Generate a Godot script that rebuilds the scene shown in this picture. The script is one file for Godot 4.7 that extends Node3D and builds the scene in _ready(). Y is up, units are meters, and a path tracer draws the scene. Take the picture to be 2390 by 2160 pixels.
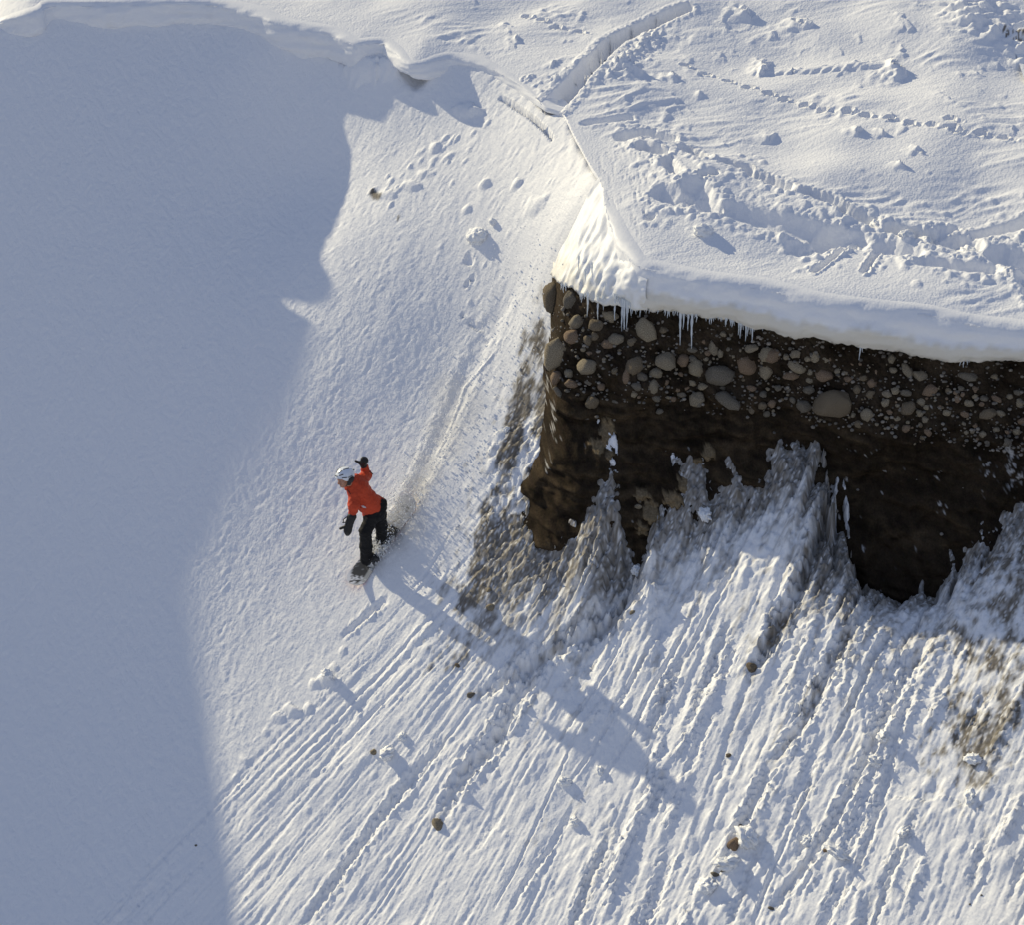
extends Node3D
# A snowboarder on a steep snow slope below a wind-packed river terrace. Units are metres, y is up, the camera looks down 30 degrees across the gully.

const EYE := Vector3(0.0, 17.7, 30.657)
const TANV := 0.1847                       # tan of half the vertical field of view
const SUN_TRAVEL := Vector3(0.70, -0.41, 0.60)

var rng := RandomNumberGenerator.new()
var noise_a := FastNoiseLite.new()
var noise_b := FastNoiseLite.new()
var noise_r := FastNoiseLite.new()
var noise_c := FastNoiseLite.new()

func _ready() -> void:
	rng.seed = 7
	set_up_noise()
	set_up_camera_and_light()
	lay_out_edge()
	lay_out_bank()
	lay_out_base()
	make_materials()
	build_slope()
	build_plateau()
	build_surroundings()
	build_cornice()
	build_bank()
	build_icicles()
	build_loose_things()
	build_snowboarder()
	build_spray()

func set_up_noise() -> void:
	for a in [[noise_a, 11], [noise_b, 23], [noise_c, 51]]:
		a[0].seed = a[1]
		a[0].noise_type = FastNoiseLite.TYPE_SIMPLEX_SMOOTH
		a[0].frequency = 1.0
		a[0].fractal_type = FastNoiseLite.FRACTAL_NONE
	noise_c.fractal_type = FastNoiseLite.FRACTAL_FBM
	noise_c.fractal_octaves = 3
	noise_r.seed = 37
	noise_r.noise_type = FastNoiseLite.TYPE_SIMPLEX_SMOOTH
	noise_r.frequency = 1.0
	noise_r.fractal_type = FastNoiseLite.FRACTAL_RIDGED
	noise_r.fractal_octaves = 2

func set_up_camera_and_light() -> void:
	var cam := Camera3D.new()
	cam.name = "camera"
	cam.fov = rad_to_deg(2.0 * atan(TANV))
	cam.near = 0.5
	cam.far = 900.0
	cam.position = EYE
	cam.rotation_degrees = Vector3(-30, 0, 0)
	add_child(cam)
	cam.current = true
	var sky_look := ProceduralSkyMaterial.new()
	sky_look.sky_top_color = Color(0.46, 0.522, 0.642)
	sky_look.sky_horizon_color = Color(0.75, 0.77, 0.81)
	sky_look.sky_curve = 0.16
	sky_look.ground_horizon_color = Color(0.74, 0.76, 0.80)
	sky_look.ground_bottom_color = Color(0.74, 0.76, 0.80)
	var sky := Sky.new()
	sky.sky_material = sky_look
	var env := Environment.new()
	env.background_mode = Environment.BG_SKY
	env.sky = sky
	env.tonemap_mode = Environment.TONE_MAPPER_LINEAR
	env.tonemap_exposure = 1.02
	env.sdfgi_enabled = true
	env.ssao_enabled = true
	env.ssil_enabled = true
	env.volumetric_fog_enabled = true
	env.volumetric_fog_density = 0.0
	var world := WorldEnvironment.new()
	world.name = "world_environment"
	world.environment = env
	add_child(world)
	var sun := DirectionalLight3D.new()
	sun.name = "sun"
	sun.light_color = Color(1.0, 0.945, 0.80)
	sun.light_energy = 1.35
	sun.light_angular_distance = 0.53
	sun.shadow_enabled = true
	add_child(sun)
	sun.look_at_from_position(Vector3.ZERO, SUN_TRAVEL, Vector3.UP)

# ---------------------------------------------------------------- helpers
func tag(o: Node, label: String, category: String, group := "") -> void:
	o.set_meta("label", label)
	o.set_meta("category", category)
	if group != "":
		o.set_meta("group", group)

func mesh_node(called: String, mesh: Mesh, mat: Material, parent: Node = self) -> MeshInstance3D:
	var o := MeshInstance3D.new()
	o.name = called
	o.mesh = mesh
	if mat:
		o.material_override = mat
	parent.add_child(o, true)
	return o

func surface(verts: PackedVector3Array, normals: PackedVector3Array, idx: PackedInt32Array, colors := PackedColorArray(), uvs := PackedVector2Array()) -> ArrayMesh:
	var arr := []
	arr.resize(Mesh.ARRAY_MAX)
	arr[Mesh.ARRAY_VERTEX] = verts
	arr[Mesh.ARRAY_NORMAL] = normals
	arr[Mesh.ARRAY_INDEX] = idx
	if colors.size() > 0:
		arr[Mesh.ARRAY_COLOR] = colors
	if uvs.size() > 0:
		arr[Mesh.ARRAY_TEX_UV] = uvs
	var m := ArrayMesh.new()
	m.add_surface_from_arrays(Mesh.PRIMITIVE_TRIANGLES, arr)
	return m

# a sight line of the survey photograph (2390 x 2160), used to find where a feature stands on the ground
func sight(u: float, v: float) -> Vector3:
	var a := (u - 1195.0) / 1080.0 * TANV
	var b := (1080.0 - v) / 1080.0 * TANV
	return Vector3(a, -0.5 + b * 0.8660254, -0.8660254 - b * 0.5)

func on_plateau(u: float, v: float) -> Vector3:
	var d := sight(u, v)
	var t := (EYE.y - 3.07 - 0.15 * (0.94 - EYE.z)) / (-d.y - 0.15 * d.z)
	return EYE + d * t

func on_slope(u: float, v: float) -> Vector3:
	var d := sight(u, v)
	var lo := 26.0
	var hi := 46.0
	for i in 14:
		var t := (lo + hi) * 0.5
		var p := EYE + d * t
		if p.y > base_at(p.x, p.z):
			lo = t
		else:
			hi = t
	return EYE + d * ((lo + hi) * 0.5)

func on_bank(u: float, v: float) -> Vector3:
	var d := sight(u, v)
	var lo := 26.0
	var hi := 40.0
	for i in 16:
		var t := (lo + hi) * 0.5
		var p := EYE + d * t
		if p.z > bank_z(p.x, p.y):
			lo = t
		else:
			hi = t
	return EYE + d * ((lo + hi) * 0.5)

func sstep(a: float, b: float, x: float) -> float:
	var t := clampf((x - a) / (b - a), 0.0, 1.0)
	return t * t * (3.0 - 2.0 * t)

func catmull(pts: Array, step: float) -> Array:      # evenly stepped smooth curve through Vector3 or float-array points
	var out := []
	for i in pts.size() - 1:
		var p0: Vector3 = pts[maxi(i - 1, 0)]
		var p1: Vector3 = pts[i]
		var p2: Vector3 = pts[i + 1]
		var p3: Vector3 = pts[mini(i + 2, pts.size() - 1)]
		var n := maxi(1, int(ceil(p1.distance_to(p2) / step)))
		for k in n:
			var t := float(k) / n
			out.append(p1.cubic_interpolate(p2, p0, p3, t))
	out.append(pts[pts.size() - 1])
	return out

# table lookup with smooth interpolation; rows [[x, y], ...] in rising x
func table(rows: Array, x: float) -> float:
	if x <= rows[0][0]:
		return rows[0][1]
	for i in rows.size() - 1:
		if x <= rows[i + 1][0]:
			var t: float = (x - rows[i][0]) / (rows[i + 1][0] - rows[i][0])
			return lerpf(rows[i][1], rows[i + 1][1], t)
	return rows[rows.size() - 1][1]

# ---------------------------------------------------------------- lay of the land
# terrace edge, left to right as one walks along it: sight (u, v), lip thickness, overhang
const EDGE := [[0, 20, 0.46, 0.06], [119, 6, 0.44, 0.06], [238, 6, 0.44, 0.07], [417, 2, 0.44, 0.07], [518, 8, 0.42, 0.05], [595, 28, 0.42, 0.06], [640, 48, 0.44, 0.06],
	[708, 62, 0.52, 0.06], [768, 71, 0.50, 0.05], [833, 99, 0.40, 0.04], [893, 94, 0.34, 0.06], [964, 146, 0.22, 0.04], [1048, 128, 0.40, 0.06], [1119, 143, 0.34, 0.06], [1196, 182, 0.24, 0.05],
	[1240, 214, 0.16, 0.04], [1276, 248, 0.08, 0.02], [1316, 262, 0.08, 0.02], [1342, 310, 0.08, 0.02], [1382, 384, 0.08, 0.02], [1407, 425, 0.08, 0.02], [1415, 478, 0.10, 0.03],
	[1440, 552, 0.42, 0.03], [1484, 608, 0.60, 0.05], [1530, 622, 0.62, 0.08], [1620, 643, 0.62, 0.12], [1700, 655, 0.62, 0.14], [1790, 666, 0.62, 0.14], [1915, 696, 0.60, 0.14],
	[2052, 712, 0.62, 0.14], [2159, 723, 0.62, 0.14], [2236, 740, 0.64, 0.13], [2296, 752, 0.60, 0.10], [2390, 764, 0.50, 0.08], [2520, 785, 0.5, 0.08]]
var edge: Array = []              # Vector3 stations every 0.25 m
var edge_len := PackedFloat32Array()
var edge_steps: Array = []
var corner_s := 0.0               # arc length where the gravel bank begins
var flank_s := 0.0

func plateau_plane(z: float) -> float:
	return 3.07 + 0.15 * (0.94 - z)

func lay_out_edge() -> void:
	var pts := []
	for far in [[-30.0, -13.0], [-20.0, -10.5], [-13.0, -8.6]]:
		pts.append(Vector3(far[0], plateau_plane(far[1]), far[1]))
		edge_steps.append([0.3, 0.1])
	for e in EDGE:
		pts.append(on_plateau(e[0], e[1]))
		edge_steps.append([e[2], e[3]])
	for far in [[9.5, 2.9], [14.0, 4.6], [30.0, 9.0]]:
		pts.append(Vector3(far[0], plateau_plane(far[1]), far[1]))
		edge_steps.append([0.5, 0.08])
	edge = []
	# arc lengths of the control points along the curve carry thickness and overhang
	var run := 0.0
	var marks := []
	for i in pts.size():
		marks.append(run)
		if i == 3 + 18:
			flank_s = run
		if i == 3 + 21:
			corner_s = run
		if i < pts.size() - 1:
			run += pts[i].distance_to(pts[i + 1])
	edge_th.clear()
	edge_ov.clear()
	for i in pts.size():
		edge_th.append([marks[i], edge_steps[i][0]])
		edge_ov.append([marks[i], edge_steps[i][1]])
	edge = catmull(pts, 0.2)
	edge_len.resize(edge.size())
	var total := 0.0
	for i in edge.size():
		edge_len[i] = total
		if i < edge.size() - 1:
			total += edge[i].distance_to(edge[i + 1])
	# the curve is a little longer than its chords: scale the marks
	var f := total / run
	for a in edge_th + edge_ov:
		a[0] *= f
	corner_s *= f
	flank_s *= f

var edge_th: Array = []
var edge_ov: Array = []

# distance in front of (+) or behind (-) the terrace edge, and the arc length there
func edge_near(x: float, z: float) -> Vector2:
	var best := 1e9
	var bi := 0
	var bt := 0.0
	for i in edge.size() - 1:
		var a: Vector3 = edge[i]
		var b: Vector3 = edge[i + 1]
		var ex := b.x - a.x
		var ez := b.z - a.z
		var t := clampf(((x - a.x) * ex + (z - a.z) * ez) / (ex * ex + ez * ez), 0.0, 1.0)
		var dx := x - a.x - ex * t
		var dz := z - a.z - ez * t
		var d := dx * dx + dz * dz
		if d < best:
			best = d
			bi = i
			bt = t
	var a: Vector3 = edge[bi]
	var b: Vector3 = edge[bi + 1]
	var side := -(b.z - a.z) * (x - a.x) + (b.x - a.x) * (z - a.z)
	return Vector2(sqrt(best) * (1.0 if side >= 0.0 else -1.0), lerpf(edge_len[bi], edge_len[bi + 1], bt))

# the gravel bank as z over (x, y)
var bank_line: Array = []          # [x, z of terrace edge] for the bank's run
func lay_out_bank() -> void:
	for i in edge.size():
		if edge[i].x > 2.1 and edge_len[i] > corner_s:
			bank_line.append([edge[i].x, edge[i].z])

func bank_corner(y: float) -> float:
	return 0.60 + 0.06 * (y - 1.0) - 0.72 * sstep(0.6, -0.6, y) + 1.2 * maxf(0.0, -0.75 - y)

func bank_z(x: float, y: float) -> float:
	var zl := table(bank_line, x)
	if x < bank_line[0][0]:
		zl = bank_line[0][1] + (x - bank_line[0][0]) * (0.30 - 0.02 * (bank_line[0][0] - x))
	var top := plateau_plane(zl) - 0.55
	var down := top - y
	var o := -0.16 + down * 0.30                         # gravel band, steep
	o += 0.36 * maxf(0.0, down - 1.25) * sstep(1.1, 2.2, down)    # sand below, less steep
	o += 0.16 * sin(x * 1.1 + 0.6) * sstep(0.3, 1.6, down)
	o += 0.26 * noise_c.get_noise_2d(x * 0.55, y * 0.8 + 3.0)
	var xc := bank_corner(y)
	var cut := maxf(0.0, xc + 0.55 - x)
	cut += 0.25 * noise_c.get_noise_2d(y * 1.1, 4.0) * sstep(xc + 1.2, xc + 0.4, x)
	return zl + o - cut * absf(cut) * 1.0 - 4.0 * maxf(0.0, xc - x)

# snow surface of the slope without relief: a thin-plate surface through surveyed spots
const SPOTS := [[-7.5, 0.0, -2.3], [-7.1, 3.7, -5.3], [-7.1, 6.5, -7.3], [-2.5, 0.0, -0.82], [0.0, 0.0, 0.36], [-2.5, -3.3, 1.82], [-5.0, -3.3, 1.15], [-3.1, -4.8, 2.3], [-2.0, -1.8, 0.92], [-0.1, -1.7, 1.58], [0.2, -0.3, 0.6],
	[-4.0, 3.0, -3.55], [0.0, 3.0, -1.86], [4.0, 3.0, -0.18], [8.0, 3.6, 1.0], [-4.0, 6.0, -5.5], [0.0, 6.0, -3.72], [4.0, 6.0, -2.05], [8.0, 6.0, -0.36], [2.5, 1.2, 0.3], [5.0, 1.9, 0.9], [4.0, -2.0, 2.4], [8.0, -2.0, 4.0],
	[-12.0, 0.0, -2.6], [-12.0, 6.0, -7.6], [0.0, 9.0, -5.4], [-7.0, 10.0, -9.6], [8.0, 10.0, -2.6]]
var tps_at: Array = []
var tps_w: Array = []

func tps_kernel(r2: float) -> float:
	return 0.0 if r2 < 1e-9 else 0.5 * r2 * log(r2)

func fit_slope() -> void:
	var pts := []
	for p in SPOTS:
		pts.append(p)
	for k in EDGE.size():
		if k <= 20 and k % 2 == 0 or k == 19:
			var p := on_plateau(EDGE[k][0], EDGE[k][1])
			pts.append([p.x, p.z, p.y - (0.30 if k < 7 else (0.42 if k < 10 else 0.12))])
	pts.append([-13.0, -8.6, plateau_plane(-8.6) - 0.12])
	var n := pts.size()
	var m := []
	for i in n:
		var row := []
		for j in n:
			var dx: float = pts[i][0] - pts[j][0]
			var dz: float = pts[i][1] - pts[j][1]
			row.append(tps_kernel(dx * dx + dz * dz) + (0.02 if i == j else 0.0))
		row.append_array([1.0, pts[i][0], pts[i][1], pts[i][2]])
		m.append(row)
	for c in 3:
		var row := []
		for j in n:
			row.append([1.0, pts[j][0], pts[j][1]][c])
		row.append_array([0.0, 0.0, 0.0, 0.0])
		m.append(row)
	var q := n + 3
	for c in q:
		var best := c
		for r in range(c, q):
			if absf(m[r][c]) > absf(m[best][c]):
				best = r
		var t = m[c]
		m[c] = m[best]
		m[best] = t
		for r in q:
			if r != c and m[r][c] != 0.0:
				var f: float = m[r][c] / m[c][c]
				for k in range(c, q + 1):
					m[r][k] -= f * m[c][k]
	for i in q:
		tps_w.append(m[i][q] / m[i][i])
	tps_at = pts

func slope_shape(x: float, z: float, e: Vector2) -> float:
	var n := tps_at.size()
	var h: float = tps_w[n] + tps_w[n + 1] * x + tps_w[n + 2] * z
	for i in n:
		var dx: float = x - tps_at[i][0]
		var dz: float = z - tps_at[i][1]
		h += tps_w[i] * tps_kernel(dx * dx + dz * dz)
	if e.x < 0.0 and e.y < corner_s + 1.0:
		h += e.x * 1.2
	return h

func soft(x: float, w: float) -> float:
	return w * log(1.0 + exp(clampf(x / w, -30.0, 30.0)))

func edge_index(s: float) -> int:
	return clampi(edge_len.bsearch(s), 0, edge.size() - 1)

# coarse grids over the near ground
const BX := -10.0
const BZ := -9.6
const BS := 0.12
const BNX := 168
const BNZ := 160
var base_h := PackedFloat32Array()
var base_d := PackedFloat32Array()
var base_s := PackedFloat32Array()

# where the snow apron meets the foot of the bank, sight points left to right
const FOOT := [[1275, 1290], [1300, 1262], [1330, 1245], [1365, 1228], [1392, 1215], [1415, 1186], [1432, 1190], [1440, 1226], [1462, 1262], [1480, 1300], [1505, 1305], [1522, 1260], [1537, 1190], [1560, 1178], [1600, 1168], [1622, 1160], [1640, 1190], [1665, 1185], [1690, 1165], [1725, 1148],
	[1760, 1135], [1800, 1105], [1830, 1092], [1860, 1085], [1890, 1055], [1915, 1030], [1925, 1120], [1932, 1190], [1950, 1100], [1962, 1090], [1970, 1180], [1985, 1310], [2000, 1420], [2012, 1390], [2050, 1396], [2090, 1410], [2130, 1395], [2180, 1420], [2215, 1360], [2250, 1310], [2290, 1270], [2330, 1240], [2390, 1205], [2480, 1160]]
var foot: Array = []

func lay_out_base() -> void:
	base_h.resize(BNX * BNZ)
	base_d.resize(BNX * BNZ)
	base_s.resize(BNX * BNZ)
	for f in FOOT:
		foot.append(on_bank(f[0], f[1]))
	fit_slope()
	for j in BNZ:
		var z := BZ + j * BS
		for i in BNX:
			var x := BX + i * BS
			var e := edge_near(x, z)
			base_d[j * BNX + i] = e.x
			base_s[j * BNX + i] = e.y
			base_h[j * BNX + i] = slope_shape(x, z, e)

func base_at(x: float, z: float) -> float:
	return grid_at(base_h, x, z)

func grid_at(g: PackedFloat32Array, x: float, z: float) -> float:
	var fx := clampf((x - BX) / BS, 0.0, BNX - 1.001)
	var fz := clampf((z - BZ) / BS, 0.0, BNZ - 1.001)
	var i := int(fx)
	var j := int(fz)
	fx -= i
	fz -= j
	var k := j * BNX + i
	return lerpf(lerpf(g[k], g[k + 1], fx), lerpf(g[k + BNX], g[k + BNX + 1], fx), fz)

# smooth (cubic) refinement of a coarse grid onto a fine one
func refine(g: PackedFloat32Array, x0: float, z0: float, dx: float, dz: float, nx: int, nz: int) -> PackedFloat32Array:
	var rows := PackedFloat32Array()
	rows.resize(nx * BNZ)
	for i in nx:
		var f := clampf((x0 + i * dx - BX) / BS, 1.0, BNX - 2.001)
		var a := int(f)
		f -= a
		var w0 := ((-0.5 * f + 1.0) * f - 0.5) * f
		var w1 := (1.5 * f - 2.5) * f * f + 1.0
		var w2 := ((-1.5 * f + 2.0) * f + 0.5) * f
		var w3 := (0.5 * f - 0.5) * f * f
		for j in BNZ:
			var k := j * BNX + a
			rows[j * nx + i] = g[k - 1] * w0 + g[k] * w1 + g[k + 1] * w2 + g[k + 2] * w3
	var out := PackedFloat32Array()
	out.resize(nx * nz)
	for j in nz:
		var f := clampf((z0 + j * dz - BZ) / BS, 1.0, BNZ - 2.001)
		var a := int(f)
		f -= a
		var w0 := ((-0.5 * f + 1.0) * f - 0.5) * f
		var w1 := (1.5 * f - 2.5) * f * f + 1.0
		var w2 := ((-1.5 * f + 2.0) * f + 0.5) * f
		var w3 := (0.5 * f - 0.5) * f * f
		var k := (a - 1) * nx
		var o := j * nx
		for i in nx:
			out[o + i] = rows[k + i] * w0 + rows[k + nx + i] * w1 + rows[k + 2 * nx + i] * w2 + rows[k + 3 * nx + i] * w3
	return out

# ---------------------------------------------------------------- sculpted ground
class Field:
	var x0: float
	var z0: float
	var dx: float
	var dz: float
	var nx: int
	var nz: int
	var h: PackedFloat32Array          # height
	var dirt: PackedFloat32Array       # soil mixed into the snow, 0..1

var slope: Field
var plat: Field
var snow_mat: StandardMaterial3D
var snow_plain: StandardMaterial3D

func noise_tex(freq: float, octaves: int, seed_no: int, size := 512, normal := 0.0, ramp: Gradient = null, kind := FastNoiseLite.TYPE_SIMPLEX_SMOOTH) -> NoiseTexture2D:
	var n := FastNoiseLite.new()
	n.seed = seed_no
	n.frequency = freq
	n.noise_type = kind
	n.fractal_octaves = octaves
	var t := NoiseTexture2D.new()
	t.width = size
	t.height = size
	t.seamless = true
	t.noise = n
	if normal > 0.0:
		t.as_normal_map = true
		t.bump_strength = normal
	if ramp:
		t.color_ramp = ramp
	return t

func make_materials() -> void:
	snow_mat = StandardMaterial3D.new()
	snow_mat.albedo_color = Color.WHITE
	snow_mat.vertex_color_use_as_albedo = true
	snow_mat.roughness = 0.62
	snow_mat.metallic_specular = 0.3
	snow_mat.uv1_triplanar = true
	snow_mat.uv1_world_triplanar = true
	snow_mat.uv1_scale = Vector3.ONE * 0.9
	snow_mat.normal_enabled = true
	snow_mat.normal_texture = noise_tex(0.045, 4, 5, 512, 5.0)
	snow_mat.normal_scale = 0.6
	snow_plain = snow_mat.duplicate()
	snow_plain.vertex_color_use_as_albedo = false
	snow_plain.albedo_color = Color(0.88, 0.89, 0.90).linear_to_srgb()

func snow_color(d: float) -> Color:
	var k := clampf(d, 0.0, 1.0)
	return Color(lerpf(0.86, 0.130, k), lerpf(0.87, 0.108, k), lerpf(0.89, 0.080, k))

func field_mesh(f: Field, keep: Callable) -> ArrayMesh:
	var n := f.nx * f.nz
	var verts := PackedVector3Array()
	var norms := PackedVector3Array()
	var cols := PackedColorArray()
	verts.resize(n)
	norms.resize(n)
	cols.resize(n)
	var nx := f.nx
	for j in f.nz:
		var ja := maxi(j - 1, 0) * nx
		var jb := mini(j + 1, f.nz - 1) * nx
		var z := f.z0 + j * f.dz
		for i in nx:
			var k := j * nx + i
			var gx := (f.h[j * nx + mini(i + 1, nx - 1)] - f.h[j * nx + maxi(i - 1, 0)]) / (2.0 * f.dx)
			var gz := (f.h[jb + i] - f.h[ja + i]) / (2.0 * f.dz)
			verts[k] = Vector3(f.x0 + i * f.dx, f.h[k], z)
			norms[k] = Vector3(-gx, 1.0, -gz).normalized()
			cols[k] = snow_color(f.dirt[k])
	var idx := PackedInt32Array()
	idx.resize((nx - 1) * (f.nz - 1) * 6)
	var w := 0
	for j in f.nz - 1:
		var z := f.z0 + (j + 0.5) * f.dz
		for i in nx - 1:
			if keep.call(f.x0 + (i + 0.5) * f.dx, z, f.h[j * nx + i]):
				var k := j * nx + i
				idx[w] = k
				idx[w + 1] = k + 1
				idx[w + 2] = k + nx
				idx[w + 3] = k + 1
				idx[w + 4] = k + nx + 1
				idx[w + 5] = k + nx
				w += 6
	idx.resize(w)
	return surface(verts, norms, idx, cols)

func new_field(x0: float, z0: float, x1: float, z1: float, dx: float, dz: float) -> Field:
	var f := Field.new()
	f.x0 = x0
	f.z0 = z0
	f.dx = dx
	f.dz = dz
	f.nx = int((x1 - x0) / dx) + 1
	f.nz = int((z1 - z0) / dz) + 1
	f.dirt = PackedFloat32Array()
	f.dirt.resize(f.nx * f.nz)
	return f

func build_slope() -> void:
	slope = new_field(-8.8, -7.6, 8.0, 7.6, 0.024, 0.024)
	slope.h = refine(base_h, slope.x0, slope.z0, slope.dx, slope.dz, slope.nx, slope.nz)
	sculpt_slope()
	var keep := func(x: float, z: float, h: float) -> bool:
		return grid_at(base_d, x, z) > -0.35
	var o := mesh_node("snow_slope", field_mesh(slope, keep), snow_mat)
	o.set_meta("kind", "structure")

func build_plateau() -> void:
	plat = new_field(-9.2, -10.2, 8.4, 2.9, 0.021, 0.027)
	plat.h = PackedFloat32Array()
	plat.h.resize(plat.nx * plat.nz)
	var d := refine(base_d, plat.x0, plat.z0, plat.dx, plat.dz, plat.nx, plat.nz)
	for j in plat.nz:
		var z := plat.z0 + j * plat.dz
		for i in plat.nx:
			var x := plat.x0 + i * plat.dx
			var k := j * plat.nx + i
			var h := plateau_plane(z)
			h -= 0.9 * sstep(-7.3, -9.8, x)
			h += plateau_swell(x, z) * sstep(0.1, -1.2, d[k])
			var o := d[k] + 0.32
			if o > 0.0:
				h -= o * o * 0.5 * clampf(table(edge_th, grid_at(base_s, x, z)) / 0.5, 0.12, 1.0)
			plat.h[k] = h
	sculpt_plateau(d)
	var keep := func(x: float, z: float, h: float) -> bool:
		return grid_at(base_d, x, z) < 0.02
	var o := mesh_node("snow_field", field_mesh(plat, keep), snow_mat)
	o.set_meta("kind", "structure")

func plateau_swell(x: float, z: float) -> float:
	return 0.16 * noise_a.get_noise_2d(x * 0.22, z * 0.3) + 0.05 * noise_b.get_noise_2d(x * 0.7 + 4.0, z * 0.8)

# the gully's far bank curves round beyond the frame to the left; its crest throws the long shade over the bowl
const SHADE_LINE := [[740, 760, 8.0], [700, 900, 9.0], [640, 1040, 11.0], [555, 1160, 13.0], [470, 1290, 16.0], [455, 1340, 17.0], [465, 1440, 17.5], [480, 1600, 18.0], [515, 1850, 19.0], [560, 2160, 20.0], [640, 2500, 21.0]]
func build_surroundings() -> void:
	var back := -SUN_TRAVEL.normalized()
	var crest := []
	for s in SHADE_LINE:
		crest.append(on_slope(s[0], s[1]) + back * s[2])
	crest = catmull(crest, 0.4)
	var away := Vector3(back.x, 0, back.z).normalized()
	crest.append(crest[crest.size() - 1] + Vector3(-6, -3.0, 14))
	var verts := PackedVector3Array()
	var idx := PackedInt32Array()
	var rows := crest.size()
	for r in rows:
		var q: Vector3 = crest[r]
		var zt := lerpf(-6.9, 8.5, float(r) / (rows - 1))
		var inner := Vector3(-8.55, base_at(-8.55, zt) - 0.06, zt)
		for c in 13:
			var p: Vector3
			if c <= 8:
				var t := c / 8.0
				p = inner.lerp(q, t)
				p.y -= 0.8 * sin(t * PI) * minf(1.0, inner.distance_to(q) * 0.1)
				p.y += 0.25 * noise_c.get_noise_2d(p.x * 0.5, p.z * 0.5) * sin(t * PI)
			else:
				var far := pow(2.2, c - 8) * 1.1
				p = q + away * far + Vector3(0, -0.06 * far, 0)
			verts.append(p)
	for r in rows - 1:
		for c in 12:
			var k := r * 13 + c
			idx.append_array([k, k + 13, k + 1, k + 1, k + 13, k + 14])
	var o := mesh_node("snow_bank", smooth_surface(verts, idx), snow_plain)
	o.set_meta("kind", "structure")
	# valley floor and the land beyond, coarse, out to the horizon
	verts = PackedVector3Array()
	idx = PackedInt32Array()
	var ring := [0.0, 12.0, 16.0, 24.0, 40.0, 70.0, 130.0, 260.0, 420.0]
	for r in ring.size():
		for a in 48:
			var th := TAU * a / 48.0
			var x: float = sin(th) * ring[r]
			var z: float = 4.0 + cos(th) * ring[r]
			verts.append(Vector3(x, -9.5 - 0.04 * minf(ring[r], 100.0) + 1.2 * noise_a.get_noise_2d(x * 0.02, z * 0.02), z))
	for r in ring.size() - 1:
		for a in 48:
			var k := r * 48 + a
			var l := r * 48 + (a + 1) % 48
			idx.append_array([k, l, k + 48, l, l + 48, k + 48])
	o = mesh_node("valley_floor", smooth_surface(verts, idx), snow_plain)
	o.set_meta("kind", "structure")
	# the terrace goes on behind and to the right of what the camera sees, the slope in front of it
	verts = PackedVector3Array()
	idx = PackedInt32Array()
	for j in 14:
		var z := -10.1 - pow(j, 2.0) * 0.9
		for i in 30:
			var x := -60.0 + i * 4.2
			var h := plateau_plane(z) - 0.05 - 0.9 * sstep(-7.3, -9.8, x) + 0.5 * noise_a.get_noise_2d(x * 0.06, z * 0.06) * minf(j * 0.3, 1.0)
			verts.append(Vector3(x, minf(h, 9.0), z))
	for j in 13:
		for i in 29:
			var k := j * 30 + i
			idx.append_array([k, k + 30, k + 1, k + 1, k + 30, k + 31])
	o = mesh_node("terrace", smooth_surface(verts, idx), snow_plain)
	o.set_meta("kind", "structure")
	verts = PackedVector3Array()
	idx = PackedInt32Array()
	var n := 0
	for e in edge:
		if e.x < 7.6:
			continue
		verts.append_array([Vector3(e.x, plateau_plane(-10.2) - 0.05, -10.2), e + Vector3(0, -0.05, 0), e + Vector3(-0.3, -2.4, 1.4), Vector3(e.x - 1.0, -0.36 + (e.x - 8.0) * 0.3, 6.0 + (e.x - 8.0) * 0.4), Vector3(e.x - 4.0, -9.6, 22.0)])
		n += 1
	for r in n - 1:
		for c in 4:
			var k := r * 5 + c
			idx.append_array([k, k + 5, k + 1, k + 1, k + 5, k + 6])
	o = mesh_node("far_slope", smooth_surface(verts, idx), snow_plain)
	o.set_meta("kind", "structure")
	verts = PackedVector3Array()
	idx = PackedInt32Array()
	for i in 18:
		var x := -8.7 + i * 0.96
		for c in 5:
			var z := 7.55 + c * 3.5
			var h := base_at(x, 7.55) - 0.05
			verts.append(Vector3(x * (1.0 + c * 0.2), lerpf(h, -10.2, pow(c / 4.0, 0.8)), z))
	for i in 17:
		for c in 4:
			var k := i * 5 + c
			idx.append_array([k, k + 5, k + 1, k + 1, k + 5, k + 6])
	o = mesh_node("lower_slope", smooth_surface(verts, idx), snow_plain)
	o.set_meta("kind", "structure")

func smooth_surface(verts: PackedVector3Array, idx: PackedInt32Array, colors := PackedColorArray(), uvs := PackedVector2Array()) -> ArrayMesh:
	var norms := PackedVector3Array()
	norms.resize(verts.size())
	for t in range(0, idx.size(), 3):
		var a := verts[idx[t]]
		var n := (verts[idx[t + 2]] - a).cross(verts[idx[t + 1]] - a)
		norms[idx[t]] += n
		norms[idx[t + 1]] += n
		norms[idx[t + 2]] += n
	for i in norms.size():
		norms[i] = norms[i].normalized()
	return surface(verts, norms, idx, colors, uvs)


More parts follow.
